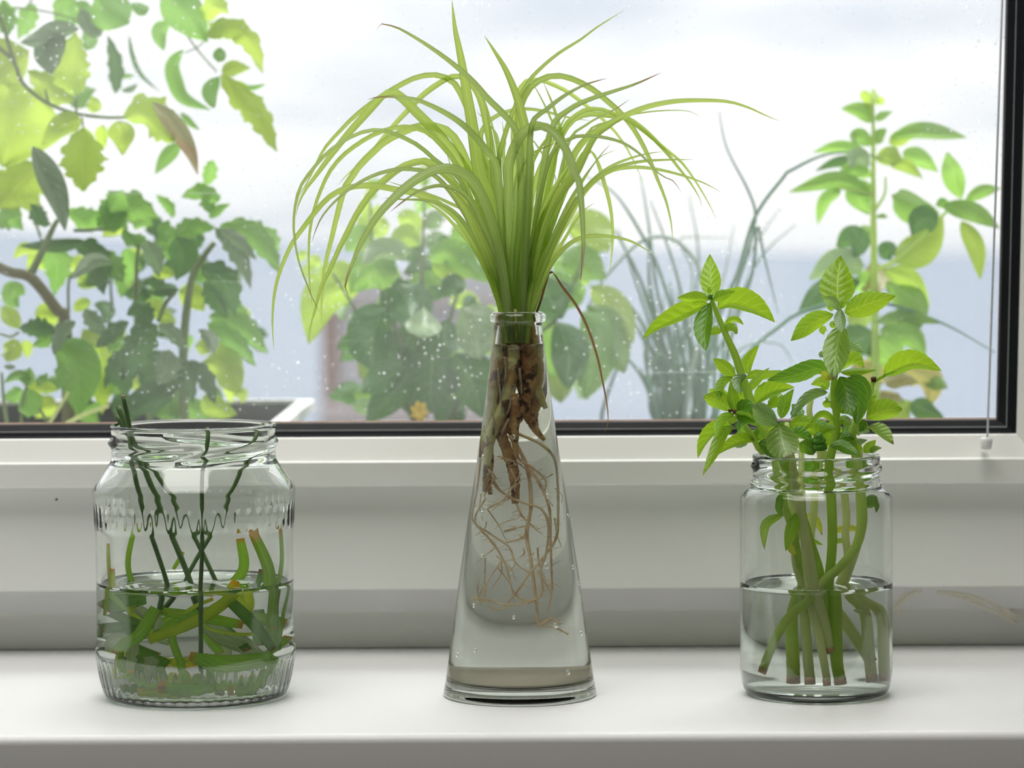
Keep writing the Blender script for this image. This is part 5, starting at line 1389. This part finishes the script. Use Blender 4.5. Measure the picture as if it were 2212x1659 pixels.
tb_l = [('U590,440 U720,320 U905,375', 46, 40, 0.0, 'tomato', 1), ('U560,440 U640,320 U700,210', 30, 34, 0.01, 'tomato', 1), ('U380,330 U500,380 U590,340', 28, 24, 0.02, 'tomato', 1),
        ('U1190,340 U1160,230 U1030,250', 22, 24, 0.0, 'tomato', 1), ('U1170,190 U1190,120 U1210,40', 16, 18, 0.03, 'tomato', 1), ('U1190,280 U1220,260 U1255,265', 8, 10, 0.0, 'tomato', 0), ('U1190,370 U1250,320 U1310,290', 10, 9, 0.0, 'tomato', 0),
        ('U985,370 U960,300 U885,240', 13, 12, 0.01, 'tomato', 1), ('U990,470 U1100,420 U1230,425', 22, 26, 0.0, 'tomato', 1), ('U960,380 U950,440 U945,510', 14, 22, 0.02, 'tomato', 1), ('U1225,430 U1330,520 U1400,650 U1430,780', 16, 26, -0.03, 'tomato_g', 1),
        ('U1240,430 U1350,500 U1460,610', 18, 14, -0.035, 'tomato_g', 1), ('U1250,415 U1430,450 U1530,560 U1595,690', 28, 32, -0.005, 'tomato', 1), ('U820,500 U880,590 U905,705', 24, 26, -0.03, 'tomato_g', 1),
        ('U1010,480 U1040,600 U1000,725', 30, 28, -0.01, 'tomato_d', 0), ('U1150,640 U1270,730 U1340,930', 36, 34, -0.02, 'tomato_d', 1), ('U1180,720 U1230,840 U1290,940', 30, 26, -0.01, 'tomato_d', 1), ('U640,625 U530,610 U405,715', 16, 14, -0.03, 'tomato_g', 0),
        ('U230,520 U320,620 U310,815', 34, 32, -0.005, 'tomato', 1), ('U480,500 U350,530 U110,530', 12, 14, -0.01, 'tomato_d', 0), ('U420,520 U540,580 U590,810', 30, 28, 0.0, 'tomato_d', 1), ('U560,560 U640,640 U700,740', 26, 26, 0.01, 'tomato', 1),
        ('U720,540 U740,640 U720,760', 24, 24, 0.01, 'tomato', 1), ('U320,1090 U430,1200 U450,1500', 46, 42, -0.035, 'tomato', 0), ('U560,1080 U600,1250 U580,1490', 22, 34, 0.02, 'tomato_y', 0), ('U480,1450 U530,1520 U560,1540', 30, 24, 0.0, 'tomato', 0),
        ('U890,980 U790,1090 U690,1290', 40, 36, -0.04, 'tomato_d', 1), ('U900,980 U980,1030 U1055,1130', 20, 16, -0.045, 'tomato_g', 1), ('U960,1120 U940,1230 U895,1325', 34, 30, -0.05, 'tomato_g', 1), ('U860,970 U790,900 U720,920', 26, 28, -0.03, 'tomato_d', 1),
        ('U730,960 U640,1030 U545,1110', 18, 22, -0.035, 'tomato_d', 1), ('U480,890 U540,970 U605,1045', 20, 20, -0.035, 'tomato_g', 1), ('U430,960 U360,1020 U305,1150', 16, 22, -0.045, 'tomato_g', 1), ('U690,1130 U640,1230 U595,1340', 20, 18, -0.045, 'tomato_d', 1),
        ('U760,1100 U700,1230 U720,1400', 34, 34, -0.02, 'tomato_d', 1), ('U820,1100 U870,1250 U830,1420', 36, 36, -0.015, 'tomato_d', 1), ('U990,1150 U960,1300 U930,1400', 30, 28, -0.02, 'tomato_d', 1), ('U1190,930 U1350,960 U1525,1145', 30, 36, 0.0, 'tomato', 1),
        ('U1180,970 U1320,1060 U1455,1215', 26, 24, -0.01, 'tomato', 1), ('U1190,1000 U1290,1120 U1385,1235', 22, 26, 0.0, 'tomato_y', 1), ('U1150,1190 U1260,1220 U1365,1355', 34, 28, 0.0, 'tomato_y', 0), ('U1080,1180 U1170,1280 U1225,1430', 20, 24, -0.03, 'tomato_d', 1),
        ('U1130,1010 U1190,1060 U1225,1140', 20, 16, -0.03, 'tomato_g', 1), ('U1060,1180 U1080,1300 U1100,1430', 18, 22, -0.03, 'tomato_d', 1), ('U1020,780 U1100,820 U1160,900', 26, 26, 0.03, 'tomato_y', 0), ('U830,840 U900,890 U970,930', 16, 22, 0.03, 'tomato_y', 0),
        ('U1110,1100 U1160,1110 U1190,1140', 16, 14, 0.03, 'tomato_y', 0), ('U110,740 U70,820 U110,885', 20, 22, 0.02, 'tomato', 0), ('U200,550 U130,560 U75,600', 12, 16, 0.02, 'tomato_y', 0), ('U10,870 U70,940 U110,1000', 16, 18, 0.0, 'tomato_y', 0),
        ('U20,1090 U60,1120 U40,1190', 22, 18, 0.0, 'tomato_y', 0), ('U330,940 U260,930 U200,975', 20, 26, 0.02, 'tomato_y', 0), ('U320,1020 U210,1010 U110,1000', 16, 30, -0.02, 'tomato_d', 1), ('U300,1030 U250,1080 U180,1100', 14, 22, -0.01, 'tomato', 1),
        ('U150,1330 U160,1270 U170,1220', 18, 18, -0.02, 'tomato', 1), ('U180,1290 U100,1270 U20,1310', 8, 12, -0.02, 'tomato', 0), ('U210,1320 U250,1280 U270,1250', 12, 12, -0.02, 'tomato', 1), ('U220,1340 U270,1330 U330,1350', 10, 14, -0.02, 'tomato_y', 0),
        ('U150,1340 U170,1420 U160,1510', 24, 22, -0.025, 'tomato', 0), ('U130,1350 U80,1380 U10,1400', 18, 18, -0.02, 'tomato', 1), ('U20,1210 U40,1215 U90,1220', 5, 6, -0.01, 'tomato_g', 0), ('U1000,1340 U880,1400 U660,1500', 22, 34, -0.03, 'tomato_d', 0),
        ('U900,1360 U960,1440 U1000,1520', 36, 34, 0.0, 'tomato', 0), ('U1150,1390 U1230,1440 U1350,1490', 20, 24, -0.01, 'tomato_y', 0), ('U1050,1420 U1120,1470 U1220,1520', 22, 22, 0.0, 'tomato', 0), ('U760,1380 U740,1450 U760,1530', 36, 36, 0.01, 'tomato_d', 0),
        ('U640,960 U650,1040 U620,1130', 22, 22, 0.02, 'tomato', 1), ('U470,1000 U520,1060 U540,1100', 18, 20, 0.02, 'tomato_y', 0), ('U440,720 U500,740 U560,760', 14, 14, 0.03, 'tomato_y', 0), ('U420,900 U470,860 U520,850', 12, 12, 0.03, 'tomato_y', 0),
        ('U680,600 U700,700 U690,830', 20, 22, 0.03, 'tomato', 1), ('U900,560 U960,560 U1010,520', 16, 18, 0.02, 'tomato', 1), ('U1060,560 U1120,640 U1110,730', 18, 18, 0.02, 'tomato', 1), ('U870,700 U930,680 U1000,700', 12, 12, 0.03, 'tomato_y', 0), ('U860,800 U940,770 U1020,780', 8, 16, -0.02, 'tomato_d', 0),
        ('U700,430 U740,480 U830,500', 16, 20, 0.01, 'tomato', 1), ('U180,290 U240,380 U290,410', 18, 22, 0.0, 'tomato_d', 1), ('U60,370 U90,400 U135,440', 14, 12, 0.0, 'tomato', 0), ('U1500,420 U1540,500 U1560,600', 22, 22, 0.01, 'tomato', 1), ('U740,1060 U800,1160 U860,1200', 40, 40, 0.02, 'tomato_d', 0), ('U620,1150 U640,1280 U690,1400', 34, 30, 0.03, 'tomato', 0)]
R.seed(22)
for a in tb_l:
    ol(tB, a[0], a[1], a[2], a[3], a[4], 'leaf', bool(a[5]), tip=R.uniform(-0.02, 0.02))

for k in range(70):
    R.seed(1700 + k)
    u = R.random()
    x_ = R.uniform(40, 540) if u < 0.75 else R.uniform(330, 540)
    y_ = R.uniform(440 + abs(x_ - 400) * 0.35, 880)
    an = R.uniform(-2.6, 2.6); L = R.uniform(34, 74)
    dx_, dy_ = math.sin(an) * L, abs(math.cos(an)) * L * 0.8
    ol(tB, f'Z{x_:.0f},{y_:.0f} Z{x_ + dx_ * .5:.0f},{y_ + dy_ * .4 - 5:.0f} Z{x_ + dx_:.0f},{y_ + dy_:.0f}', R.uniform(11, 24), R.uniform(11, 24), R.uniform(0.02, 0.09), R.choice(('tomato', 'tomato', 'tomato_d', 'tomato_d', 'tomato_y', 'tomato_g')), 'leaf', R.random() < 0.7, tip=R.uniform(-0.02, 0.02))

# --- basil bush in the middle
bB = empty('basil_bush', P(900, 905, OY + 0.04)); tag(bB, 'bushy garden basil outside the window behind the conical bottle', 'plant')
for tr, r in [('Z905,930 M800,1300 M800,700 M815,300 M820,100 M822,-60', (9, 8, 7, 5, 3, 2)), ('Z905,930 M700,1100 M560,700 M480,300 M475,100', (8, 7, 5, 3, 2)), ('Z905,930 M900,1200 M1000,800 M1060,600', (8, 7, 5, 3)), ('Z960,930 M1150,1200 Q100,900 Q250,600 Q300,400', (7, 6, 5, 4, 3)), ('Z905,930 M600,1200 M380,800 M230,560', (7, 6, 4, 3))]:
    os_(bB, tr, r, 'tstem', 0.05)
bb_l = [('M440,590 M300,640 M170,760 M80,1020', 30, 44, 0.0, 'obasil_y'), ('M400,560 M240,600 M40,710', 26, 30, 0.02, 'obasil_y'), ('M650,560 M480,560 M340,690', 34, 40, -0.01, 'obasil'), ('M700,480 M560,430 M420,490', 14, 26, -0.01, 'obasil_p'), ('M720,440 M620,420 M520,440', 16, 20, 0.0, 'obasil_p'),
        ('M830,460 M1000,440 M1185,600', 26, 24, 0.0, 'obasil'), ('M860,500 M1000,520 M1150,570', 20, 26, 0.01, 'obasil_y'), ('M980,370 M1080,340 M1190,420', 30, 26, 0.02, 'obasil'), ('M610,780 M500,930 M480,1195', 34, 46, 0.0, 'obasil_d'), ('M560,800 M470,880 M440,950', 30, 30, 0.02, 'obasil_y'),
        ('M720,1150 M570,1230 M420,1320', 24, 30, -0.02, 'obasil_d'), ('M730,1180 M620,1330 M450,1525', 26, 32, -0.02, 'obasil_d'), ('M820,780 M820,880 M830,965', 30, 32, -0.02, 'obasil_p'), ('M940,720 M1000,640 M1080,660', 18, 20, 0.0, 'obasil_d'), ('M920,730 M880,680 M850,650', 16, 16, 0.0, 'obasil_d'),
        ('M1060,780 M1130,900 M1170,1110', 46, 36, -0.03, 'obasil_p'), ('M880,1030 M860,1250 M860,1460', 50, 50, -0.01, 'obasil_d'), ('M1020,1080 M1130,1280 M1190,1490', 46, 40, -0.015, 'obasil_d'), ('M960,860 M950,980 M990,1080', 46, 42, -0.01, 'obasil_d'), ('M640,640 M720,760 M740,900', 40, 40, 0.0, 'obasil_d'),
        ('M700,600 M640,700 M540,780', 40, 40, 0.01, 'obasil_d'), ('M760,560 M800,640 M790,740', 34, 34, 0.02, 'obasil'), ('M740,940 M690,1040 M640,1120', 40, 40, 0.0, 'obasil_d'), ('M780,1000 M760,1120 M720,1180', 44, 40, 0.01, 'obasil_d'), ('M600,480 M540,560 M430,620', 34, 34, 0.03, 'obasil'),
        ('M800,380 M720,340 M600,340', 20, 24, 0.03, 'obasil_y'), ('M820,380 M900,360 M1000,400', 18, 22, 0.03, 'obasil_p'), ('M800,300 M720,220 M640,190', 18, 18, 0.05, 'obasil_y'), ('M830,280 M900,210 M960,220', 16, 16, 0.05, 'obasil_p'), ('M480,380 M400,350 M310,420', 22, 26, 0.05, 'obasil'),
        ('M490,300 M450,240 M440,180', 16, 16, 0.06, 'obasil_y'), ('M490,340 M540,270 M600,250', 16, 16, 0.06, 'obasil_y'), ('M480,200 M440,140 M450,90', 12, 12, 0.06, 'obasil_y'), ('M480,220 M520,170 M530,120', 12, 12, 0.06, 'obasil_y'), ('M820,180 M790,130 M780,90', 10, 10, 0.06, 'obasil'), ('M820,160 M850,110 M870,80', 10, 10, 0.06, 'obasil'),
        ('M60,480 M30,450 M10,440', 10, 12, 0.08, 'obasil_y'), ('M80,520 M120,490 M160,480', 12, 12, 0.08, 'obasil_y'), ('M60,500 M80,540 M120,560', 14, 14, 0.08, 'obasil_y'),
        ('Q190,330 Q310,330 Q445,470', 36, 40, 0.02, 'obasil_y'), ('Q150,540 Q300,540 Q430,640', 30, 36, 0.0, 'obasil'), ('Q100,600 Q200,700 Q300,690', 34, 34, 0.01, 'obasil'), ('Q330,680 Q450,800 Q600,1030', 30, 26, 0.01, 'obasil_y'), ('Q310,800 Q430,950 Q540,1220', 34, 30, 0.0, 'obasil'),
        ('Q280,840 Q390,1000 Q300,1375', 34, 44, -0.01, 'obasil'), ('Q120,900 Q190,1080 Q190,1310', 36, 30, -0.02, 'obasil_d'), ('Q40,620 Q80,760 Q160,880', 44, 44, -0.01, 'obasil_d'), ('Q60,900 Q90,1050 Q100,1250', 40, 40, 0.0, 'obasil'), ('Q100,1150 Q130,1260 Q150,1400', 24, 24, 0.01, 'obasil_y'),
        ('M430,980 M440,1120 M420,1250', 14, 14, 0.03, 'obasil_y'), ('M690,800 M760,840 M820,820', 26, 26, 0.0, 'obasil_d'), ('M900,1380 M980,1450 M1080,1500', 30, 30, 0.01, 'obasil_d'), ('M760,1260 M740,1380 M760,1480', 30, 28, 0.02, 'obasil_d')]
R.seed(23)
for a in bb_l:
    ol(bB, a[0], a[1] * 1.1, a[2] * 1.1, a[3] + 0.05, a[4], tip=R.uniform(-0.03, 0.01))
for k in range(80):
    R.seed(900 + k)
    cx_, cy_ = R.uniform(760, 1230), R.uniform(520, 880)
    an = R.uniform(0.2, 1) * R.choice((1, -1)); L = R.uniform(35, 75)
    dx, dy = math.sin(an * 1.6) * L, math.cos(an * 1.6) * L * 0.8
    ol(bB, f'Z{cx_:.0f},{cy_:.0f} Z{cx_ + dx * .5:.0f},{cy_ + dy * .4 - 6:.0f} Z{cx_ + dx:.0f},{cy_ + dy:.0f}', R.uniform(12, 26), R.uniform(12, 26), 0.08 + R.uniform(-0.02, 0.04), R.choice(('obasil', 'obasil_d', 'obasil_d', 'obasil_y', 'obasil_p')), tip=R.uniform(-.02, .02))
for k, (sx, sy) in enumerate([(917, 385), (915, 400), (920, 372), (800, 430), (803, 415), (806, 400)]):
    ol(bB, f'Z{sx},{sy} Z{sx - 8},{sy - 8} Z{sx - 16},{sy - 6}', 6, 6, 0.10, 'obasil_y'); ol(bB, f'Z{sx},{sy} Z{sx + 8},{sy - 8} Z{sx + 16},{sy - 6}', 6, 6, 0.10, 'obasil')
fl = empty('yellow_flower', P(905, 905, OY + 0.02)); tag(fl, 'small yellow flower at the foot of the basil bush', 'flower')
for k in range(7):
    a = 2 * math.pi * k / 7; c0 = P(906, 889, OY + 0.02)
    tp = c0 + Vector((math.cos(a) * 0.0055, -0.001, math.sin(a) * 0.0065))
    V, F, UV = leafg([c0, c0.lerp(tp, 0.5) + Vector((0, -0.001, 0)), tp], 0.0018, 0.0018, rounded, 6, 2)
    mesh('petal', V, F, M['flower'], fl, True, UV)
mesh('stalk', *tubeg([P(906, 889, OY + 0.021), P(905, 930, OY + 0.021)], 0.0008, 6), M['tstem'], fl)

# --- chives
ch = empty('chive_clump', P(1470, 905, OY + 0.06)); tag(ch, 'clump of thin arching chives between the bottle and the right jar', 'plant')
CH = [('Z1445,920 Q860,1000 Q760,600 Q640,350 Q480,110 Q300,0', 5.5, 0.02), ('Z1452,920 Q850,1200 Q740,700 Q690,300 Q640,0', 5, 0.05), ('Z1475,920 Q960,1200 Q1040,850 Q1000,570 Q880,415 Q750,375 Q620,420 Q480,560 Q360,720 Q240,1020', 6, 0.03),
      ('Z1540,920 Q1120,900 Q1240,600 Q1350,250 Q1530,0 Z1705,370 Z1780,335 Z1860,330 Z1930,355', 5.5, -0.02), ('Z1545,920 Q1180,900 Q1300,480 Q1350,260 Q1310,100 Z1570,320 Z1553,240', 4.5, -0.03), ('Z1545,920 Q1200,1000 Q1330,600 Q1360,300 Q1400,480 Q1490,850', 5, -0.01),
      ('Z1530,920 Q1180,1250 Q1350,1050 Q1500,930 Z1720,680 Z1800,655 Z1910,655 Z2040,700 Z2150,762', 5.5, -0.02), ('Z1420,920 Q690,1250 Q670,1100 Q680,980 Q560,780 Q440,700', 6, 0.02), ('Z1440,920 Q780,1200 Q690,900 Q560,500 Q500,320', 5, 0.08), ('Z1450,920 Q860,1300 Q700,800 Q600,560 Q480,340 Q380,250', 6, 0.06),
      ('Z1460,920 Q900,1200 Q900,800 Q830,500 Q700,150', 5, 0.04), ('Z1462,920 Q930,1300 Q960,900 Q1000,500 Q940,120', 4, 0.12), ('Z1480,920 Q960,1250 Q1080,900 Q1160,600 Q1220,300', 4, 0.12), ('Z1490,920 Q1000,1200 Q1160,800 Q1300,500 Q1500,200', 4, 0.14), ('Z1500,920 Q1060,1250 Q1300,1050 Q1500,1040 Q1580,1160', 5, 0.10),
      ('Z1440,920 Q800,1300 Q770,1000 Q700,700 Q690,400', 7, 0.05), ('Z1490,920 Q1010,1300 Q1000,1000 Q980,700', 7, 0.05), ('Z1470,920 Q920,1250 Q860,900 Q820,650', 7, 0.04), ('Z1455,920 Q840,1350 Q720,1080 Q600,900', 6, 0.05), ('Z1440,920 Q790,1350 Q700,1150 Q650,1000', 7, 0.03), ('Z1500,920 Q1040,1250 Q1060,1000 Q1120,800', 6, 0.06),
      ('Z1510,920 Q1080,1200 Q1200,900 Q1280,700 Q1400,480 Q1600,300', 4, 0.10), ('Z1395,920 Q740,1500 Q690,1250 Q680,1050', 6, -0.01), ('Z1310,920 Q400,1480 Q470,1250 Q560,1050', 5, 0.05), ('Z1480,920 Q960,1400 Q930,1000 Q960,600 Q880,400 Q1000,380 Q1200,385', 4, 0.12), ('Z1420,920 Q700,1400 Q760,1100 Q860,1300 Q900,1480', 6, 0.03)]
for i, (tr, r, dy) in enumerate(CH):
    os_(ch, tr, (r * 0.7, r * 0.8, r * 0.75, r * 0.6, r * 0.2), 'chive_p' if i in (2, 12, 14, 24) else 'chive', dy + 0.04, 'chive_leaf', ns=8)
for k in range(26):
    R.seed(1300 + k)
    x0 = R.uniform(1405, 1530); x1 = x0 + R.gauss(0, 55); h = R.uniform(620, 800)
    os_(ch, f'Z{x0:.0f},920 Z{(x0 * 2 + x1) / 3:.0f},{(900 + h) / 2:.0f} Z{x1:.0f},{h:.0f}', (4, 5, 5, 3, 1), 'chive', 0.07 + R.uniform(0, 0.06), 'chive_leaf', ns=7)

# --- tall basil at the right
bR = empty('tall_basil', P(1895, 905, OY + 0.03)); tag(bR, 'tall flowering garden basil outside beside the right window edge', 'plant')
os_(bR, 'Z1892,930 N500,1300 N495,1000 N490,600 N490,300 N488,120', (9, 9, 8, 7, 5, 3), 'bstem', 0.04)
os_(bR, 'N500,900 N590,855 N700,760 N800,655 N860,600', (5, 5, 5, 4, 3), 'bstem', 0.03)
os_(bR, 'N490,640 N540,560 N545,480', (4, 3, 2), 'bstem', 0.04); os_(bR, 'N490,560 N400,540 N330,530', (4, 3, 2), 'bstem', 0.04)
br_l = [('N490,235 N430,190 N345,175', 12, 18, 0.03, 'obasil'), ('N500,225 N540,205 N578,188', 9, 7, 0.03, 'obasil'), ('N480,150 N455,120 N440,95', 9, 9, 0.03, 'obasil_y'), ('N490,140 N490,110 N490,85', 9, 9, 0.03, 'obasil_y'), ('N495,150 N520,140 N525,120', 8, 8, 0.03, 'obasil_y'), ('N480,170 N460,155 N450,140', 7, 7, 0.03, 'obasil_y'),
        ('N570,310 N700,285 N910,305', 20, 10, 0.03, 'obasil'), ('N560,330 N630,300 N690,290', 14, 14, 0.03, 'obasil_y'), ('N480,340 N420,300 N395,330', 14, 16, 0.03, 'obasil'), ('N490,330 N520,290 N550,265', 12, 12, 0.03, 'obasil'), ('N470,385 N340,350 N218,372', 10, 14, 0.04, 'obasil'), ('N480,425 N340,415 N228,455', 10, 12, 0.05, 'obasil_d'),
        ('N470,430 N420,395 N378,440', 14, 18, 0.0, 'obasil_p'), ('N570,430 N630,430 N712,487', 13, 12, 0.03, 'obasil_y'), ('N620,375 N700,395 N782,458', 16, 18, 0.04, 'obasil'), ('N500,400 N560,390 N620,400', 18, 18, 0.04, 'obasil_y'), ('N480,565 N330,500 N110,550', 14, 18, 0.03, 'obasil'), ('N345,540 N280,590 N240,695', 10, 15, 0.03, 'obasil'),
        ('N485,520 N420,560 N470,650', 26, 22, 0.03, 'obasil'), ('N480,480 N400,450 N330,490', 14, 18, 0.05, 'obasil'), ('N500,660 N530,655 N555,662', 4, 5, 0.03, 'obasil'), ('N490,740 N450,710 N430,705', 6, 8, 0.03, 'obasil'), ('N785,645 N690,620 N570,562', 32, 22, 0.04, 'obasil'), ('N590,860 N720,770 N800,650', 26, 36, 0.02, 'obasil_y'), ('N780,660 N700,680 N660,740', 26, 26, 0.01, 'obasil_d'),
        ('N885,580 N850,490 N820,372', 19, 20, 0.02, 'obasil'), ('N905,585 N980,545 N1062,532', 12, 12, 0.02, 'obasil'), ('N800,610 N940,640 N1058,712', 18, 18, 0.01, 'obasil'), ('N885,680 N950,800 N970,942', 17, 17, 0.01, 'obasil_y'), ('N830,620 N800,600 N770,610', 10, 10, 0.02, 'obasil'),
        ('N440,830 N390,760 N325,790', 26, 28, 0.03, 'obasil_d'), ('N450,880 N320,880 N205,940', 22, 32, 0.03, 'obasil_p'), ('N430,950 N270,1010 N150,1095', 22, 28, 0.03, 'obasil_d'), ('N540,905 N650,940 N742,1060', 20, 18, 0.02, 'obasil_y'), ('N550,950 N660,1030 N690,1175', 24, 32, 0.03, 'obasil'), ('N500,1130 N640,1100 N785,1138', 12, 14, 0.02, 'obasil'), ('N520,1170 N660,1190 N725,1295', 22, 28, 0.02, 'obasil'),
        ('N480,1170 N400,1240 N360,1320', 34, 34, 0.03, 'obasil_d'), ('N500,1200 N560,1290 N560,1370', 34, 34, 0.03, 'obasil'), ('N545,1410 N610,1385 N690,1400', 14, 18, -0.02, 'obasil_o'), ('N620,1330 N740,1400 N745,1510', 30, 26, 0.03, 'obasil_o'), ('N700,1390 N760,1400 N825,1425', 12, 14, 0.04, 'obasil'), ('N600,1490 N620,1530 N650,1570', 24, 24, 0.0, 'obasil_y'),
        ('N660,1490 N730,1530 N805,1560', 20, 20, 0.0, 'obasil_d'), ('N480,870 N500,930 N520,1000', 30, 30, 0.05, 'obasil_o'), ('N520,840 N560,810 N590,830', 18, 18, 0.03, 'obasil_d'), ('N490,1050 N420,1100 N380,1140', 26, 28, 0.05, 'obasil_y'), ('N480,1000 N440,960 N400,940', 20, 24, 0.05, 'obasil'), ('N600,1450 N570,1500 N540,1560', 34, 34, 0.04, 'obasil_o'), ('N500,1300 N460,1400 N480,1500', 34, 34, 0.05, 'obasil_o')]
R.seed(24)
for a in br_l:
    ol(bR, a[0], a[1] * 1.05, a[2] * 1.05, a[3] + 0.01, a[4], tip=R.uniform(-0.03, 0.02))
